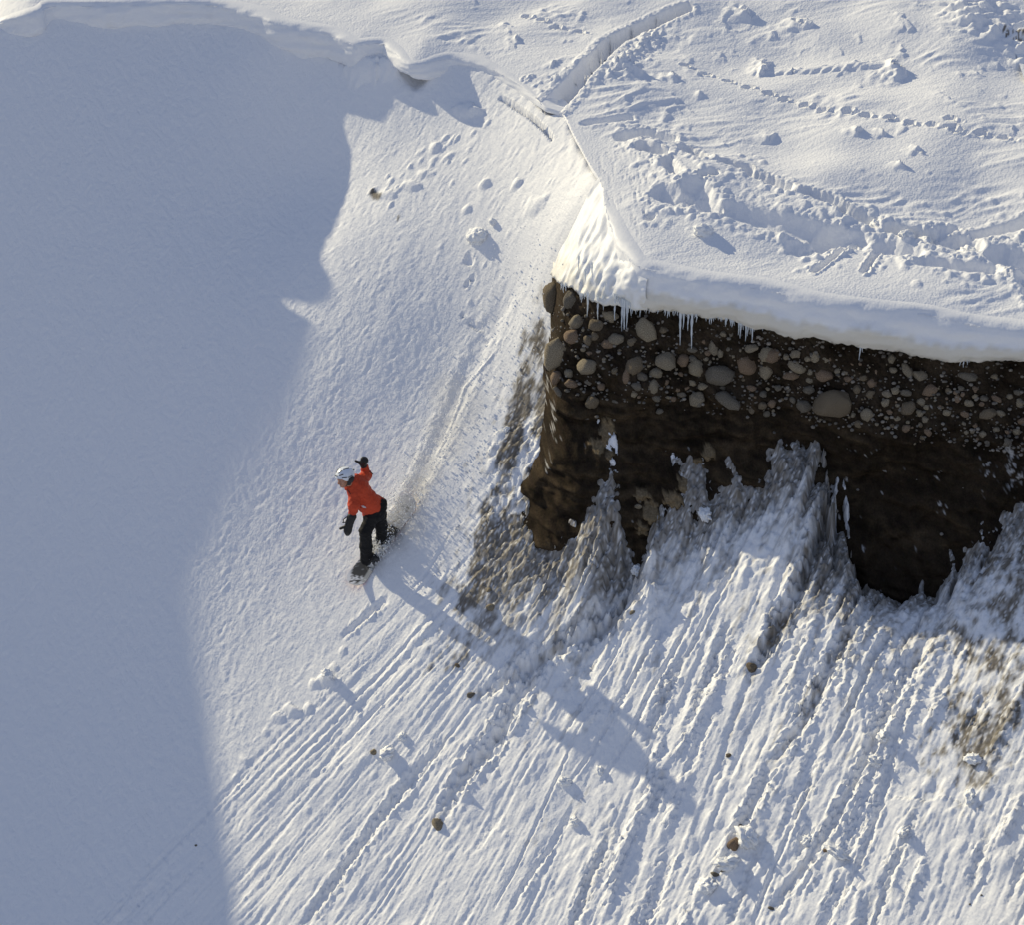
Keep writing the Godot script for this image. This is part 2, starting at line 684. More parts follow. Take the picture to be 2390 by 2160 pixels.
# ---------------------------------------------------------------- sculpting tools
# a furrow (depth > 0) or a raised ridge (depth < 0) along world points, with banks thrown up beside it
func furrow(f: Field, pts: Array, r0: float, r1: float, depth: float, levee: float, wobble := 0.35, dirt := 0.0, blunt := false) -> void:
	var total := 0.0
	for i in pts.size() - 1:
		total += pts[i].distance_to(pts[i + 1])
	var run := 0.0
	for i in pts.size() - 1:
		var a: Vector3 = pts[i]
		var b: Vector3 = pts[i + 1]
		var ex := b.x - a.x
		var ez := b.z - a.z
		var l2 := ex * ex + ez * ez
		if l2 < 1e-8:
			continue
		var seg := a.distance_to(b)
		var rm := maxf(r0, r1) * 2.3
		var i0 := maxi(0, int((minf(a.x, b.x) - rm - f.x0) / f.dx))
		var i1 := mini(f.nx - 1, int((maxf(a.x, b.x) + rm - f.x0) / f.dx) + 1)
		var j0 := maxi(0, int((minf(a.z, b.z) - rm - f.z0) / f.dz))
		var j1 := mini(f.nz - 1, int((maxf(a.z, b.z) + rm - f.z0) / f.dz) + 1)
		var first := i == 0
		var last := i == pts.size() - 2
		for j in range(j0, j1 + 1):
			var z := f.z0 + j * f.dz
			for ii in range(i0, i1 + 1):
				var x := f.x0 + ii * f.dx
				var t := ((x - a.x) * ex + (z - a.z) * ez) / l2
				if (t < 0.0 and not first) or (t >= 1.0 and not last) or t < -0.6 or t > 1.6:
					continue
				var tc := clampf(t, 0.0, 1.0)
				var dx := x - a.x - ex * tc
				var dz := z - a.z - ez * tc
				var s := (run + seg * tc) / total
				var r := lerpf(r0, r1, s)
				var q := sqrt(dx * dx + dz * dz) / r
				if q > 2.4:
					continue
				q += wobble * noise_a.get_noise_2d(x * 0.9 / r, z * 0.9 / r) + wobble * 0.35 * noise_b.get_noise_2d(x * 13.0, z * 13.0)
				var ends := 1.0 if blunt else sqrt(maxf(0.0, 1.0 - pow(absf(2.0 * s - 1.0), 3.0)))
				var k := j * f.nx + ii
				if q < 1.0:
					var w := 1.0 - q * q
					f.h[k] -= depth * w * ends
					if dirt > 0.0:
						f.dirt[k] = maxf(f.dirt[k], dirt * w * (0.55 + 0.6 * noise_b.get_noise_2d(x * 11.0, z * 11.0)))
				elif q < 2.0:
					var w := (q - 1.0) * (2.0 - q) * 4.0
					f.h[k] += levee * w * ends * (0.6 + 0.8 * noise_b.get_noise_2d(x * 14.0, z * 14.0))
		run += seg

# a lump (tall > 0) or a pit (tall < 0); stretch along the direction turn
func lump(f: Field, x: float, z: float, rx: float, rz: float, turn: float, tall: float, power := 0.5, rim := 0.0) -> void:
	var rm := maxf(rx, rz) * (1.6 if rim > 0.0 else 1.05)
	var i0 := maxi(0, int((x - rm - f.x0) / f.dx))
	var i1 := mini(f.nx - 1, int((x + rm - f.x0) / f.dx) + 1)
	var j0 := maxi(0, int((z - rm - f.z0) / f.dz))
	var j1 := mini(f.nz - 1, int((z + rm - f.z0) / f.dz) + 1)
	var c := cos(turn)
	var s := sin(turn)
	for j in range(j0, j1 + 1):
		for i in range(i0, i1 + 1):
			var dx := f.x0 + i * f.dx - x
			var dz := f.z0 + j * f.dz - z
			var p := (dx * c + dz * s) / rx
			var q := (-dx * s + dz * c) / rz
			var d := p * p + q * q
			d *= 1.0 + 0.5 * noise_a.get_noise_2d((x + dx) * 7.0 + tall * 40.0, (z + dz) * 7.0)
			if d < 1.0:
				f.h[j * f.nx + i] += tall * pow(1.0 - d, power)
			elif rim > 0.0 and d < 2.2:
				f.h[j * f.nx + i] += rim * (d - 1.0) * (2.2 - d) * 2.5

# a wind-cut step: rises gently along -turn and breaks off sharply
func sastrugi(f: Field, x: float, z: float, length: float, width: float, turn: float, tall: float) -> void:
	var i0 := maxi(0, int((x - length - f.x0) / f.dx))
	var i1 := mini(f.nx - 1, int((x + length - f.x0) / f.dx) + 1)
	var j0 := maxi(0, int((z - length - f.z0) / f.dz))
	var j1 := mini(f.nz - 1, int((z + length - f.z0) / f.dz) + 1)
	var c := cos(turn)
	var s := sin(turn)
	for j in range(j0, j1 + 1):
		for i in range(i0, i1 + 1):
			var dx := f.x0 + i * f.dx - x
			var dz := f.z0 + j * f.dz - z
			var p := (dx * c + dz * s) / length
			var q := (-dx * s + dz * c) / width
			q += 0.5 * noise_a.get_noise_2d(x * 3.0 + p * 2.0, z * 3.0)
			p += 0.18 * noise_b.get_noise_2d((x + dx) * 6.0, (z + dz) * 6.0)
			var side := 1.0 - q * q
			if side <= 0.0 or p < -1.0:
				continue
			var up := (1.0 + p) if p < 0.0 else maxf(0.0, 1.0 - p * 9.0)
			f.h[j * f.nx + i] += tall * up * up * side

func slopes(list: Array) -> Array:
	var out := []
	for p in list:
		out.append(on_slope(p[0], p[1]))
	return out

func plats(list: Array) -> Array:
	var out := []
	for p in list:
		out.append(on_plateau(p[0], p[1]))
	return out

# run of debris tracks: top and bottom of the fan of fall lines
func fan(top: float, t: float) -> Vector2:
	var drop := 360.0 + 520.0 * sstep(1750.0, 1120.0, top)
	return Vector2(top - t * drop, 1250.0 + 910.0 * t)

var fan_a: Array = []
func lay_out_fan() -> void:
	for k in 64:
		var top := 1060.0 + k * 28.0
		var p := fan(top, 0.0)
		var q := fan(top, 1.0)
		var a := on_slope(p.x, p.y)
		var b := on_slope(q.x, q.y)
		fan_a.append(Vector4(a.x, a.z, (b.x - a.x) / (b.z - a.z), top))

# metres across the fall lines of the apron
func across_fan(x: float, z: float) -> float:
	var lo := 0
	var hi := fan_a.size() - 1
	while hi - lo > 1:
		var m := (lo + hi) >> 1
		var l: Vector4 = fan_a[m]
		if l.x + (z - l.y) * l.z < x:
			lo = m
		else:
			hi = m
	var a: Vector4 = fan_a[lo]
	var b: Vector4 = fan_a[hi]
	var xa := a.x + (z - a.y) * a.z
	var xb := b.x + (z - b.y) * b.z
	return (lo + clampf((x - xa) / maxf(xb - xa, 0.001), -2.0, 3.0)) * 28.0 / 165.0

func sculpt_slope() -> void:
	var f := slope
	lay_out_fan()
	# --- the apron climbs to the foot of the bank in fingers
	var fx0: float = foot[0].x
	var fn := 0
	var fy := PackedFloat32Array()
	var fz := PackedFloat32Array()
	var fs := PackedFloat32Array()
	var step := 0.02
	fn = int((foot[foot.size() - 1].x - fx0) / step)
	for i in fn:
		var x := fx0 + i * step
		var k := 0
		while k < foot.size() - 2 and foot[k + 1].x < x:
			k += 1
		var t: float = clampf((x - foot[k].x) / maxf(foot[k + 1].x - foot[k].x, 0.001), 0.0, 1.0)
		fy.append(lerpf(foot[k].y, foot[k + 1].y, t))
		fz.append(lerpf(foot[k].z, foot[k + 1].z, t))
	var raw := fy.duplicate()
	for i in fn:
		var s := 0.0
		for k in range(-3, 4):
			s += raw[clampi(i + k, 0, fn - 1)]
		var xx := fx0 + i * step
		fy[i] = 0.5 * raw[i] + 0.5 * s / 7.0 + 0.09 * noise_a.get_noise_1d(xx * 2.6) + 0.045 * noise_b.get_noise_1d(xx * 6.5)
	var span := 28
	for i in fn:
		var s := 0.0
		for k in range(-span, span + 1):
			s += fy[clampi(i + k, 0, fn - 1)]
		fs.append(s / (2 * span + 1))
	var pa := on_slope(1120, 1000)
	var pb := on_slope(430, 2160)
	var ln := Vector2(-(pb.z - pa.z), pb.x - pa.x).normalized() * -1.0
	for j in f.nz:
		var z := f.z0 + j * f.dz
		for i in f.nx:
			var x := f.x0 + i * f.dx
			var k := j * f.nx + i
			var h := f.h[k]
			# foot of the bank
			if x > fx0 - 0.6 and z > -1.2:
				var m := clampi(int((x - fx0) / step), 0, fn - 1)
				var ahead := z - fz[m]
				if ahead < 3.2:
					var xs := x + 0.5 * maxf(ahead, 0.0) + 0.03 * noise_a.get_noise_2d(x * 8.0, z * 8.0)
					var m2 := clampi(int((xs - fx0) / step), 0, fn - 1)
					var side := sstep(fx0 - 0.7, fx0 + 0.1, x) * (lerpf(exp(ahead / 0.35), 1.0, sstep(fx0, fx0 + 0.5, x)) if ahead < 0.0 else 1.0)
					var there := base_at(x, fz[m])
					var aw := maxf(ahead, 0.0)
					h += side * ((fs[m] - there) * exp(-aw / 0.9) + (fy[m2] - fs[m2]) * exp(-aw / (0.6 if fy[m2] > fs[m2] else 0.8)))
			# relief of the snow itself
			var ap := (x - pa.x) * ln.x + (z - pa.z) * ln.y      # metres to the apron side
			var apron := sstep(-0.5, 0.7, ap + 0.25 * noise_a.get_noise_2d(x * 1.1, z * 1.1))
			var fall := 0.83 * z - 0.56 * x
			var across := 0.83 * x + 0.56 * z
			var warp := 0.10 * noise_a.get_noise_2d(x * 2.2, z * 2.2)
			var rip := noise_b.get_noise_2d((fall + warp) * 11.0, across * 4.6 + warp * 14.0)
			var rip2 := noise_a.get_noise_2d((fall + warp) * 21.0 + 9.0, across * 11.0)
			var lit := sstep(-4.6, -2.6, x + 0.12 * z)
			h += (1.0 - apron) * (0.0080 - 0.0016 * lit) * (rip + 0.55 * rip2)
			h += 0.012 * noise_c.get_noise_2d(x * 1.3, z * 1.3) * (0.4 + 0.6 * lit)
			if apron > 0.0:
				var cell := noise_b.get_noise_2d(x * 10.0, z * 10.0)
				var crumb := 0.0
				if x > fx0 - 0.8 and z > -0.2:
					var mm := clampi(int((x + 0.45 * maxf(0.0, z - 1.2) - fx0) / step), 0, fn - 1)
					crumb = exp(-maxf(0.0, z - fz[mm]) / 1.2)
				if crumb > 0.02:
					var bil := absf(noise_a.get_noise_2d(x * 5.5 + 0.5 * z, z * 4.0)) * 0.060 + absf(noise_b.get_noise_2d(x * 11.0, z * 10.0)) * 0.024 + absf(noise_a.get_noise_2d(x * 22.0, z * 22.0)) * 0.008
					h += crumb * (bil - 0.025)
				h += apron * 0.02 * absf(noise_a.get_noise_2d(x * 4.0, z * 4.0)) * sstep(-0.2, 0.5, noise_c.get_noise_2d(x * 0.6 + 3.0, z * 0.6))
				var qf := across_fan(x, z) + 0.02 * noise_a.get_noise_2d(x * 1.7, z * 1.7)
				h += apron * (0.007 * noise_r.get_noise_2d(qf * 2.6, z * 0.5) + 0.0042 * noise_b.get_noise_2d(qf * 9.0, z * 1.3) + 0.0036 * noise_a.get_noise_2d(qf * 19.0, z * 2.6) + 0.0025 * noise_b.get_noise_2d(qf * 34.0, z * 7.0)) * (0.25 + 1.1 * sstep(-0.3, 0.4, noise_c.get_noise_2d(x * 0.7, z * 0.7 + 11.0)))
				h += apron * (0.003 * cell + 0.003 * noise_a.get_noise_2d(x * 22.0, z * 22.0) + 0.05 * noise_c.get_noise_2d(x * 0.8, z * 0.8))
			f.h[k] = h
	# --- tracks of rolled and slid debris down the apron
	var r := RandomNumberGenerator.new()
	r.seed = 77
	for i in 380:
		var top := r.randf_range(1090, 2750)
		if r.randf() < 0.4:
			top = r.randf_range(1090, 1560)
		var t0 := r.randf_range(-0.05, 0.95)
		var run := r.randf_range(0.10, 0.55)
		var wide := 0.016 + 0.034 * pow(r.randf(), 3.0)
		var pts := []
		for m in 6:
			var p := fan(top + r.randf_range(-3, 3), t0 + run * m / 5.0)
			pts.append(on_slope(p.x, p.y))
		if r.randf() < 0.72:
			furrow(f, pts, wide * 1.1, wide * 0.9, wide * r.randf_range(0.15, 0.5), wide * 0.2, 0.4)
		else:
			furrow(f, pts, wide, wide * 0.8, -wide * r.randf_range(0.2, 0.45), 0.0, 0.7)
	# the big ones, where the photograph shows them: points, half width, depth, bank, soil
	var big := [
		[[[1275, 1500], [1230, 1590], [1190, 1650], [1170, 1715], [1130, 1760], [1100, 1790], [1060, 1850], [1030, 1905]], 0.13, 0.10, 0.05, 0.30],
		[[[1040, 1730], [975, 1800], [925, 1860], [890, 1905], [830, 1990], [780, 2060], [710, 2160]], 0.085, 0.07, 0.03, 0.14],
		[[[1560, 1340], [1500, 1380], [1430, 1450], [1360, 1490], [1290, 1530], [1200, 1580], [1120, 1620]], 0.11, 0.09, 0.05, 0.45],
		[[[1450, 1400], [1390, 1440], [1300, 1500]], 0.07, 0.07, 0.03, 0.7],
		[[[1930, 1190], [1915, 1260], [1880, 1330], [1850, 1400], [1820, 1450], [1790, 1520], [1750, 1570]], 0.12, 0.13, 0.05, 0.85],
		[[[2005, 1420], [1975, 1480], [1945, 1530], [1915, 1600], [1890, 1660], [1850, 1720], [1800, 1790]], 0.10, 0.10, 0.05, 0.55],
		[[[1800, 1790], [1770, 1850], [1740, 1910], [1700, 1960]], 0.09, 0.07, 0.05, 0.2],
		[[[2180, 1430], [2140, 1500], [2110, 1560], [2085, 1620], [2060, 1680], [2030, 1740], [2000, 1810], [1975, 1860], [1945, 1920], [1900, 1990], [1850, 2060], [1805, 2120]], 0.085, 0.075, 0.04, 0.28],
		[[[2080, 1440], [2040, 1520], [2010, 1590], [1985, 1650], [1950, 1730]], 0.055, 0.06, 0.03, 0.35],
		[[[2150, 1560], [2120, 1640], [2095, 1700], [2080, 1770], [2060, 1850], [2030, 1950], [2000, 2030], [1960, 2110]], 0.055, 0.05, 0.03, 0.12],
		[[[1900, 1800], [1870, 1880], [1830, 1970], [1790, 2060], [1755, 2160]], 0.035, 0.04, 0.02, 0.0],
		[[[1470, 1460], [1420, 1560], [1370, 1640], [1300, 1740]], 0.03, 0.035, 0.015, 0.0],
		[[[1560, 1440], [1510, 1530], [1450, 1640], [1380, 1760], [1330, 1830]], 0.035, 0.04, 0.02, 0.0],
		[[[1640, 1390], [1590, 1490], [1530, 1600], [1470, 1720], [1400, 1830]], 0.04, 0.04, 0.02, 0.0],
		[[[1720, 1320], [1660, 1420], [1600, 1540]], 0.04, 0.045, 0.02, 0.0],
		[[[1390, 1640], [1340, 1730], [1300, 1820], [1250, 1930], [1200, 2040], [1150, 2130]], 0.022, 0.03, 0.012, 0.0],
		[[[1340, 1880], [1290, 1970], [1230, 2060], [1190, 2130]], 0.045, 0.035, 0.02, 0.0],
		[[[905, 1400], [870, 1425], [830, 1460], [800, 1485]], 0.055, 0.05, 0.03, 0.0],
		[[[960, 1380], [1000, 1330], [1050, 1250]], 0.03, 0.02, 0.01, 0.0],
	]
	for b in big:
		furrow(f, slopes(b[0]), b[1], b[1] * 0.8, b[2], b[3], 0.55, b[4])
	for i in 70:
		var m := r.randi_range(0, foot.size() - 2)
		var a: Vector3 = foot[m].lerp(foot[m + 1], r.randf())
		var l := r.randf_range(0.3, 1.3)
		var bend := r.randf_range(-0.08, 0.08)
		var pts := []
		for q in 6:
			var t := q / 5.0 * l
			pts.append(a + Vector3(-0.47 * t + bend * sin(t * 4.0), 0, 0.03 + 0.85 * t))
		furrow(f, pts, r.randf_range(0.03, 0.07), 0.025, r.randf_range(0.03, 0.07), 0.02, 0.6, r.randf_range(0.2, 0.75))
	# raised ridges
	var ridges := [
		[[[1555, 1770], [1530, 1830], [1500, 1890], [1470, 1950], [1445, 2000], [1425, 2070], [1410, 2150]], 0.09, 0.075],
		[[[1410, 1640], [1375, 1690], [1350, 1720]], 0.06, 0.04], [[[1690, 1560], [1650, 1640], [1600, 1730], [1560, 1790]], 0.07, 0.05],
		[[[1745, 1880], [1700, 1960], [1665, 2030]], 0.08, 0.06],
	]
	for b in ridges:
		furrow(f, slopes(b[0]), b[1], b[1] * 0.8, -b[2], 0.0, 0.7)
	# the rider's own track from the lip down to the board
	furrow(f, slopes([[1215, 640], [1180, 700], [1130, 790], [1090, 880], [1050, 970], [1010, 1060], [975, 1140], [930, 1230], [880, 1310]]), 0.16, 0.13, 0.026, 0.012, 0.2)
	furrow(f, slopes([[1200, 760], [1085, 900], [1065, 960], [1040, 1020], [1010, 1080]]), 0.014, 0.014, -0.022, 0.0, 0.8)
	# lumps of slid snow: fingers at the foot of the bank, clods along the big tracks
	for i in 1900:
		var pk := r.randf()
		var p: Vector3
		var rad := 0.018 + 0.045 * pow(r.randf(), 2.0)
		if pk < 0.5:
			var m := r.randi_range(0, foot.size() - 2)
			var a: Vector3 = foot[m].lerp(foot[m + 1], r.randf())
			var down := pow(r.randf(), 1.6) * 1.6
			p = a + Vector3(-0.45 * down, 0, 0.02 + 0.83 * down)
		elif pk < 0.8:
			var q := fan(r.randf_range(1120, 2700), r.randf_range(0.0, 1.1))
			p = on_slope(q.x, q.y)
			rad *= 0.7
		else:
			var b = big[r.randi_range(0, 10)]
			var m := r.randi_range(0, b[0].size() - 2)
			var tt := r.randf()
			p = on_slope(lerpf(b[0][m][0], b[0][m + 1][0], tt) + r.randf_range(-35, 35), lerpf(b[0][m][1], b[0][m + 1][1], tt) + r.randf_range(-12, 12))
			rad *= 0.85
		lump(f, p.x, p.z, rad * r.randf_range(0.8, 1.5), rad, r.randf_range(0, PI), rad * r.randf_range(0.25, 0.6), 0.8)
	# drifts and broken slabs on the sunny flank
	for b in [[845, 165, 0.30, 0.16, 0.16], [900, 160, 0.22, 0.12, 0.10], [1085, 258, 0.22, 0.10, 0.07], [1110, 262, 0.12, 0.07, 0.06], [1015, 345, 0.10, 0.07, 0.06], [960, 435, 0.20, 0.07, 0.05], [905, 455, 0.18, 0.06, 0.045], [990, 405, 0.16, 0.06, 0.035],
		[1130, 430, 0.07, 0.06, 0.06], [1205, 430, 0.08, 0.07, 0.05], [1250, 480, 0.2, 0.1, 0.05], [1090, 490, 0.07, 0.05, 0.05]]:
		var p := on_slope(b[0], b[1])
		lump(f, p.x, p.z, b[2], b[3], 0.5, b[4], 0.8)
	for i in 26:
		var t := r.randf()
		var p := on_slope(lerpf(860, 1150, t) + r.randfn() * 40.0, lerpf(460, 290, t) + r.randfn() * 22.0)
		lump(f, p.x, p.z, r.randf_range(0.03, 0.09), r.randf_range(0.02, 0.05), -0.6 + r.randfn() * 0.2, r.randf_range(0.012, 0.035), 0.8)
	for i in 40:
		var t := r.randf()
		var p := on_slope(lerpf(1330, 1080, t) + r.randfn() * 45.0, lerpf(330, 640, t) + r.randfn() * 30.0)
		lump(f, p.x, p.z, r.randf_range(0.02, 0.06), r.randf_range(0.02, 0.04), r.randf_range(0, PI), r.randf_range(0.004, 0.018), 0.9)
	for b in [[1097, 608, 0.09, 0.05, 0.9], [1102, 650, 0.05, 0.03, 0.6], [1090, 662, 0.03, 0.04, 0.6], [1110, 760, 0.16, 0.03, 0.7], [1080, 735, 0.05, 0.015, 1.0]]:
		var p := on_slope(b[0], b[1])
		lump(f, p.x, p.z, b[2], b[3], b[4], -0.05, 0.5, 0.01)
	furrow(f, slopes([[1166, 226], [1190, 240], [1215, 256], [1245, 278], [1272, 302], [1292, 326]]), 0.030, 0.020, 0.13, 0.012, 0.15)
	# heavier slides on the right of the apron
	for i in 60:
		var top := r.randf_range(1700, 2700)
		var t0 := r.randf_range(0.12, 0.95)
		var run := r.randf_range(0.08, 0.3)
		var wide := r.randf_range(0.04, 0.10)
		var pts := []
		for m in 6:
			var p := fan(top + r.randf_range(-8, 8), t0 + run * m / 5.0)
			pts.append(on_slope(p.x, p.y))
		var up := r.randf() < 0.5
		furrow(f, pts, wide, wide * 0.7, wide * (-0.5 if up else 0.45), 0.0 if up else wide * 0.25, 0.7, 0.0 if up or r.randf() < 0.6 else 0.25)
	for i in 120:
		var q := fan(r.randf_range(1750, 2750), r.randf_range(0.1, 1.1))
		var p := on_slope(q.x, q.y)
		var rad := r.randf_range(0.03, 0.10)
		lump(f, p.x, p.z, rad * 1.4, rad, r.randf_range(0, PI), rad * r.randf_range(0.2, 0.45), 0.9)
	# clumps beside the rider's lower track
	for b in [[760, 1592, 0.13, 0.07, 0.10], [735, 1598, 0.09, 0.05, 0.05], [680, 1660, 0.16, 0.06, 0.06], [650, 1678, 0.12, 0.05, 0.04], [720, 1655, 0.07, 0.05, 0.05], [800, 1520, 0.06, 0.05, 0.03], [780, 1560, 0.07, 0.04, 0.03], [620, 1710, 0.06, 0.04, 0.025],
		[570, 1775, 0.07, 0.05, 0.025], [550, 1815, 0.06, 0.04, 0.02]]:
		var p := on_slope(b[0], b[1])
		lump(f, p.x, p.z, b[2], b[3], 0.6, b[4], 0.6)
	soil_on_slope(f, fx0, fy, fz, step, fn)

func soil_on_slope(f: Field, fx0: float, fy: PackedFloat32Array, fz: PackedFloat32Array, step: float, fn: int) -> void:
	# soil thrown or slid onto the snow: sight points, reach in metres, strength
	var splashes := [
		[[[1246, 790], [1240, 830], [1228, 910], [1205, 990], [1190, 1060], [1170, 1150], [1150, 1230], [1120, 1340], [1090, 1410]], 0.30, 0.9],
		[[[1262, 700], [1250, 770], [1243, 830]], 0.2, 0.5],
		[[[1275, 860], [1262, 960], [1255, 1060], [1235, 1140], [1205, 1230], [1180, 1300]], 0.26, 0.85],
		[[[1215, 900], [1170, 1010], [1110, 1180], [1060, 1330], [1030, 1420]], 0.42, 0.40],
		[[[1250, 1330], [1180, 1400], [1120, 1460], [1060, 1520]], 0.50, 0.55],
		[[[1400, 1240], [1330, 1330], [1250, 1420], [1180, 1490]], 0.34, 0.5], [[[1560, 1330], [1450, 1420], [1330, 1520]], 0.3, 0.45],
		[[[1500, 1330], [1430, 1400], [1350, 1470], [1280, 1520]], 0.20, 0.55],
		[[[1940, 1050], [1930, 1180], [1880, 1330], [1840, 1420], [1790, 1510]], 0.20, 0.70],
		[[[2000, 1400], [1960, 1500], [1920, 1580], [1880, 1650]], 0.16, 0.6],
		[[[1980, 1150], [1990, 1300], [1970, 1400]], 0.36, 0.6], [[[2060, 1420], [2180, 1440], [2280, 1380]], 0.4, 0.5], [[[1850, 1250], [1800, 1400], [1760, 1520]], 0.3, 0.45],
		[[[2380, 1250], [2330, 1400], [2330, 1560], [2300, 1660], [2270, 1740]], 0.80, 0.72],
		[[[2160, 1400], [2200, 1440], [2130, 1540]], 0.3, 0.5],
		[[[2090, 1430], [2060, 1520], [2030, 1590]], 0.2, 0.4],
		[[[1650, 1180], [1640, 1240]], 0.16, 0.3], [[[1860, 1330], [1760, 1560], [1740, 1650]], 0.22, 0.3],
		[[[870, 450], [885, 460]], 0.07, 0.9], [[[930, 505], [928, 515]], 0.03, 0.9],
		[[[2250, 1850], [2150, 1920]], 0.3, 0.16],
	]
	for b in splashes:
		var pts := slopes(b[0])
		var reach: float = b[1]
		for i in pts.size() - 1:
			var a: Vector3 = pts[i]
			var c: Vector3 = pts[i + 1]
			var ex := c.x - a.x
			var ez := c.z - a.z
			var l2 := maxf(ex * ex + ez * ez, 1e-6)
			var i0 := maxi(0, int((minf(a.x, c.x) - reach - f.x0) / f.dx))
			var i1 := mini(f.nx - 1, int((maxf(a.x, c.x) + reach - f.x0) / f.dx) + 1)
			var j0 := maxi(0, int((minf(a.z, c.z) - reach - f.z0) / f.dz))
			var j1 := mini(f.nz - 1, int((maxf(a.z, c.z) + reach - f.z0) / f.dz) + 1)
			for j in range(j0, j1 + 1):
				var z := f.z0 + j * f.dz
				for ii in range(i0, i1 + 1):
					var x := f.x0 + ii * f.dx
					var t := clampf(((x - a.x) * ex + (z - a.z) * ez) / l2, 0.0, 1.0)
					var dx := x - a.x - ex * t
					var dz := z - a.z - ez * t
					var q := sqrt(dx * dx + dz * dz) / reach
					if q >= 1.0:
						continue
					var qf := across_fan(x, z)
					var grain := 0.5 + 0.18 * noise_b.get_noise_2d(qf * 5.0, z * 1.6) + 0.18 * noise_a.get_noise_2d(qf * 13.0, z * 5.0) + 0.42 * noise_b.get_noise_2d(x * 5.0, z * 3.6) + 0.45 * noise_c.get_noise_2d(x * 11.0, z * 9.0)
					var want: float = b[2] * 1.22 * (1.0 - q * q) * (0.75 + 0.6 * noise_c.get_noise_2d(x * 1.6, z * 1.1 + 2.0)) + 0.02
					var v := clampf((want - (1.0 - grain) * 0.75) * 2.2, 0.0, 1.0) * minf(1.0, b[2] + 0.25)
					var k := j * f.nx + ii
					if v > f.dirt[k]:
						f.dirt[k] = v
					f.h[k] += 0.0
	# grit along the foot of the bank and sprinkled over the upper apron
	for j in f.nz:
		var z := f.z0 + j * f.dz
		if z < -1.0:
			continue
		for i in f.nx:
			var x := f.x0 + i * f.dx
			if x < fx0 - 1.0 or x > 8.0:
				continue
			var m := clampi(int((x + 0.45 * maxf(0.0, z - 1.2) - fx0) / step), 0, fn - 1)
			var ahead := z - fz[m]
			if ahead > 3.4 or ahead < -0.5:
				continue
			var near := exp(-maxf(ahead, 0.0) / 0.4) * 0.70 + exp(-maxf(ahead, 0.0) / 1.4) * 0.52
			var qf := across_fan(x, z)
			var grain := 0.5 + 0.5 * noise_b.get_noise_2d(qf * 5.0 + 3.0, z * 1.3) + 0.3 * noise_a.get_noise_2d(qf * 15.0, z * 5.0) + 0.25 * noise_c.get_noise_2d(x * 12.0, z * 12.0)
			var v := clampf((near - (1.0 - grain) * 0.55) * 1.8, 0.0, 0.85)
			var k := j * f.nx + i
			if v > f.dirt[k]:
				f.dirt[k] = v
	# soil lies as crumbs and grains, not as a film
	var r := RandomNumberGenerator.new()
	r.seed = 808
	for k in f.dirt.size():
		var v := f.dirt[k]
		if v > 0.03:
			var g := r.randf()
			f.dirt[k] = clampf(v * (0.78 + 0.4 * g) if g < 0.92 else v * 0.3, 0.0, 0.95)
			if grid_at(base_d, f.x0 + (k % f.nx) * f.dx, f.z0 + (k / f.nx) * f.dz) > 0.5:
				f.h[k] += (r.randf() - 0.4) * 0.008 * minf(1.0, v * 2.0)

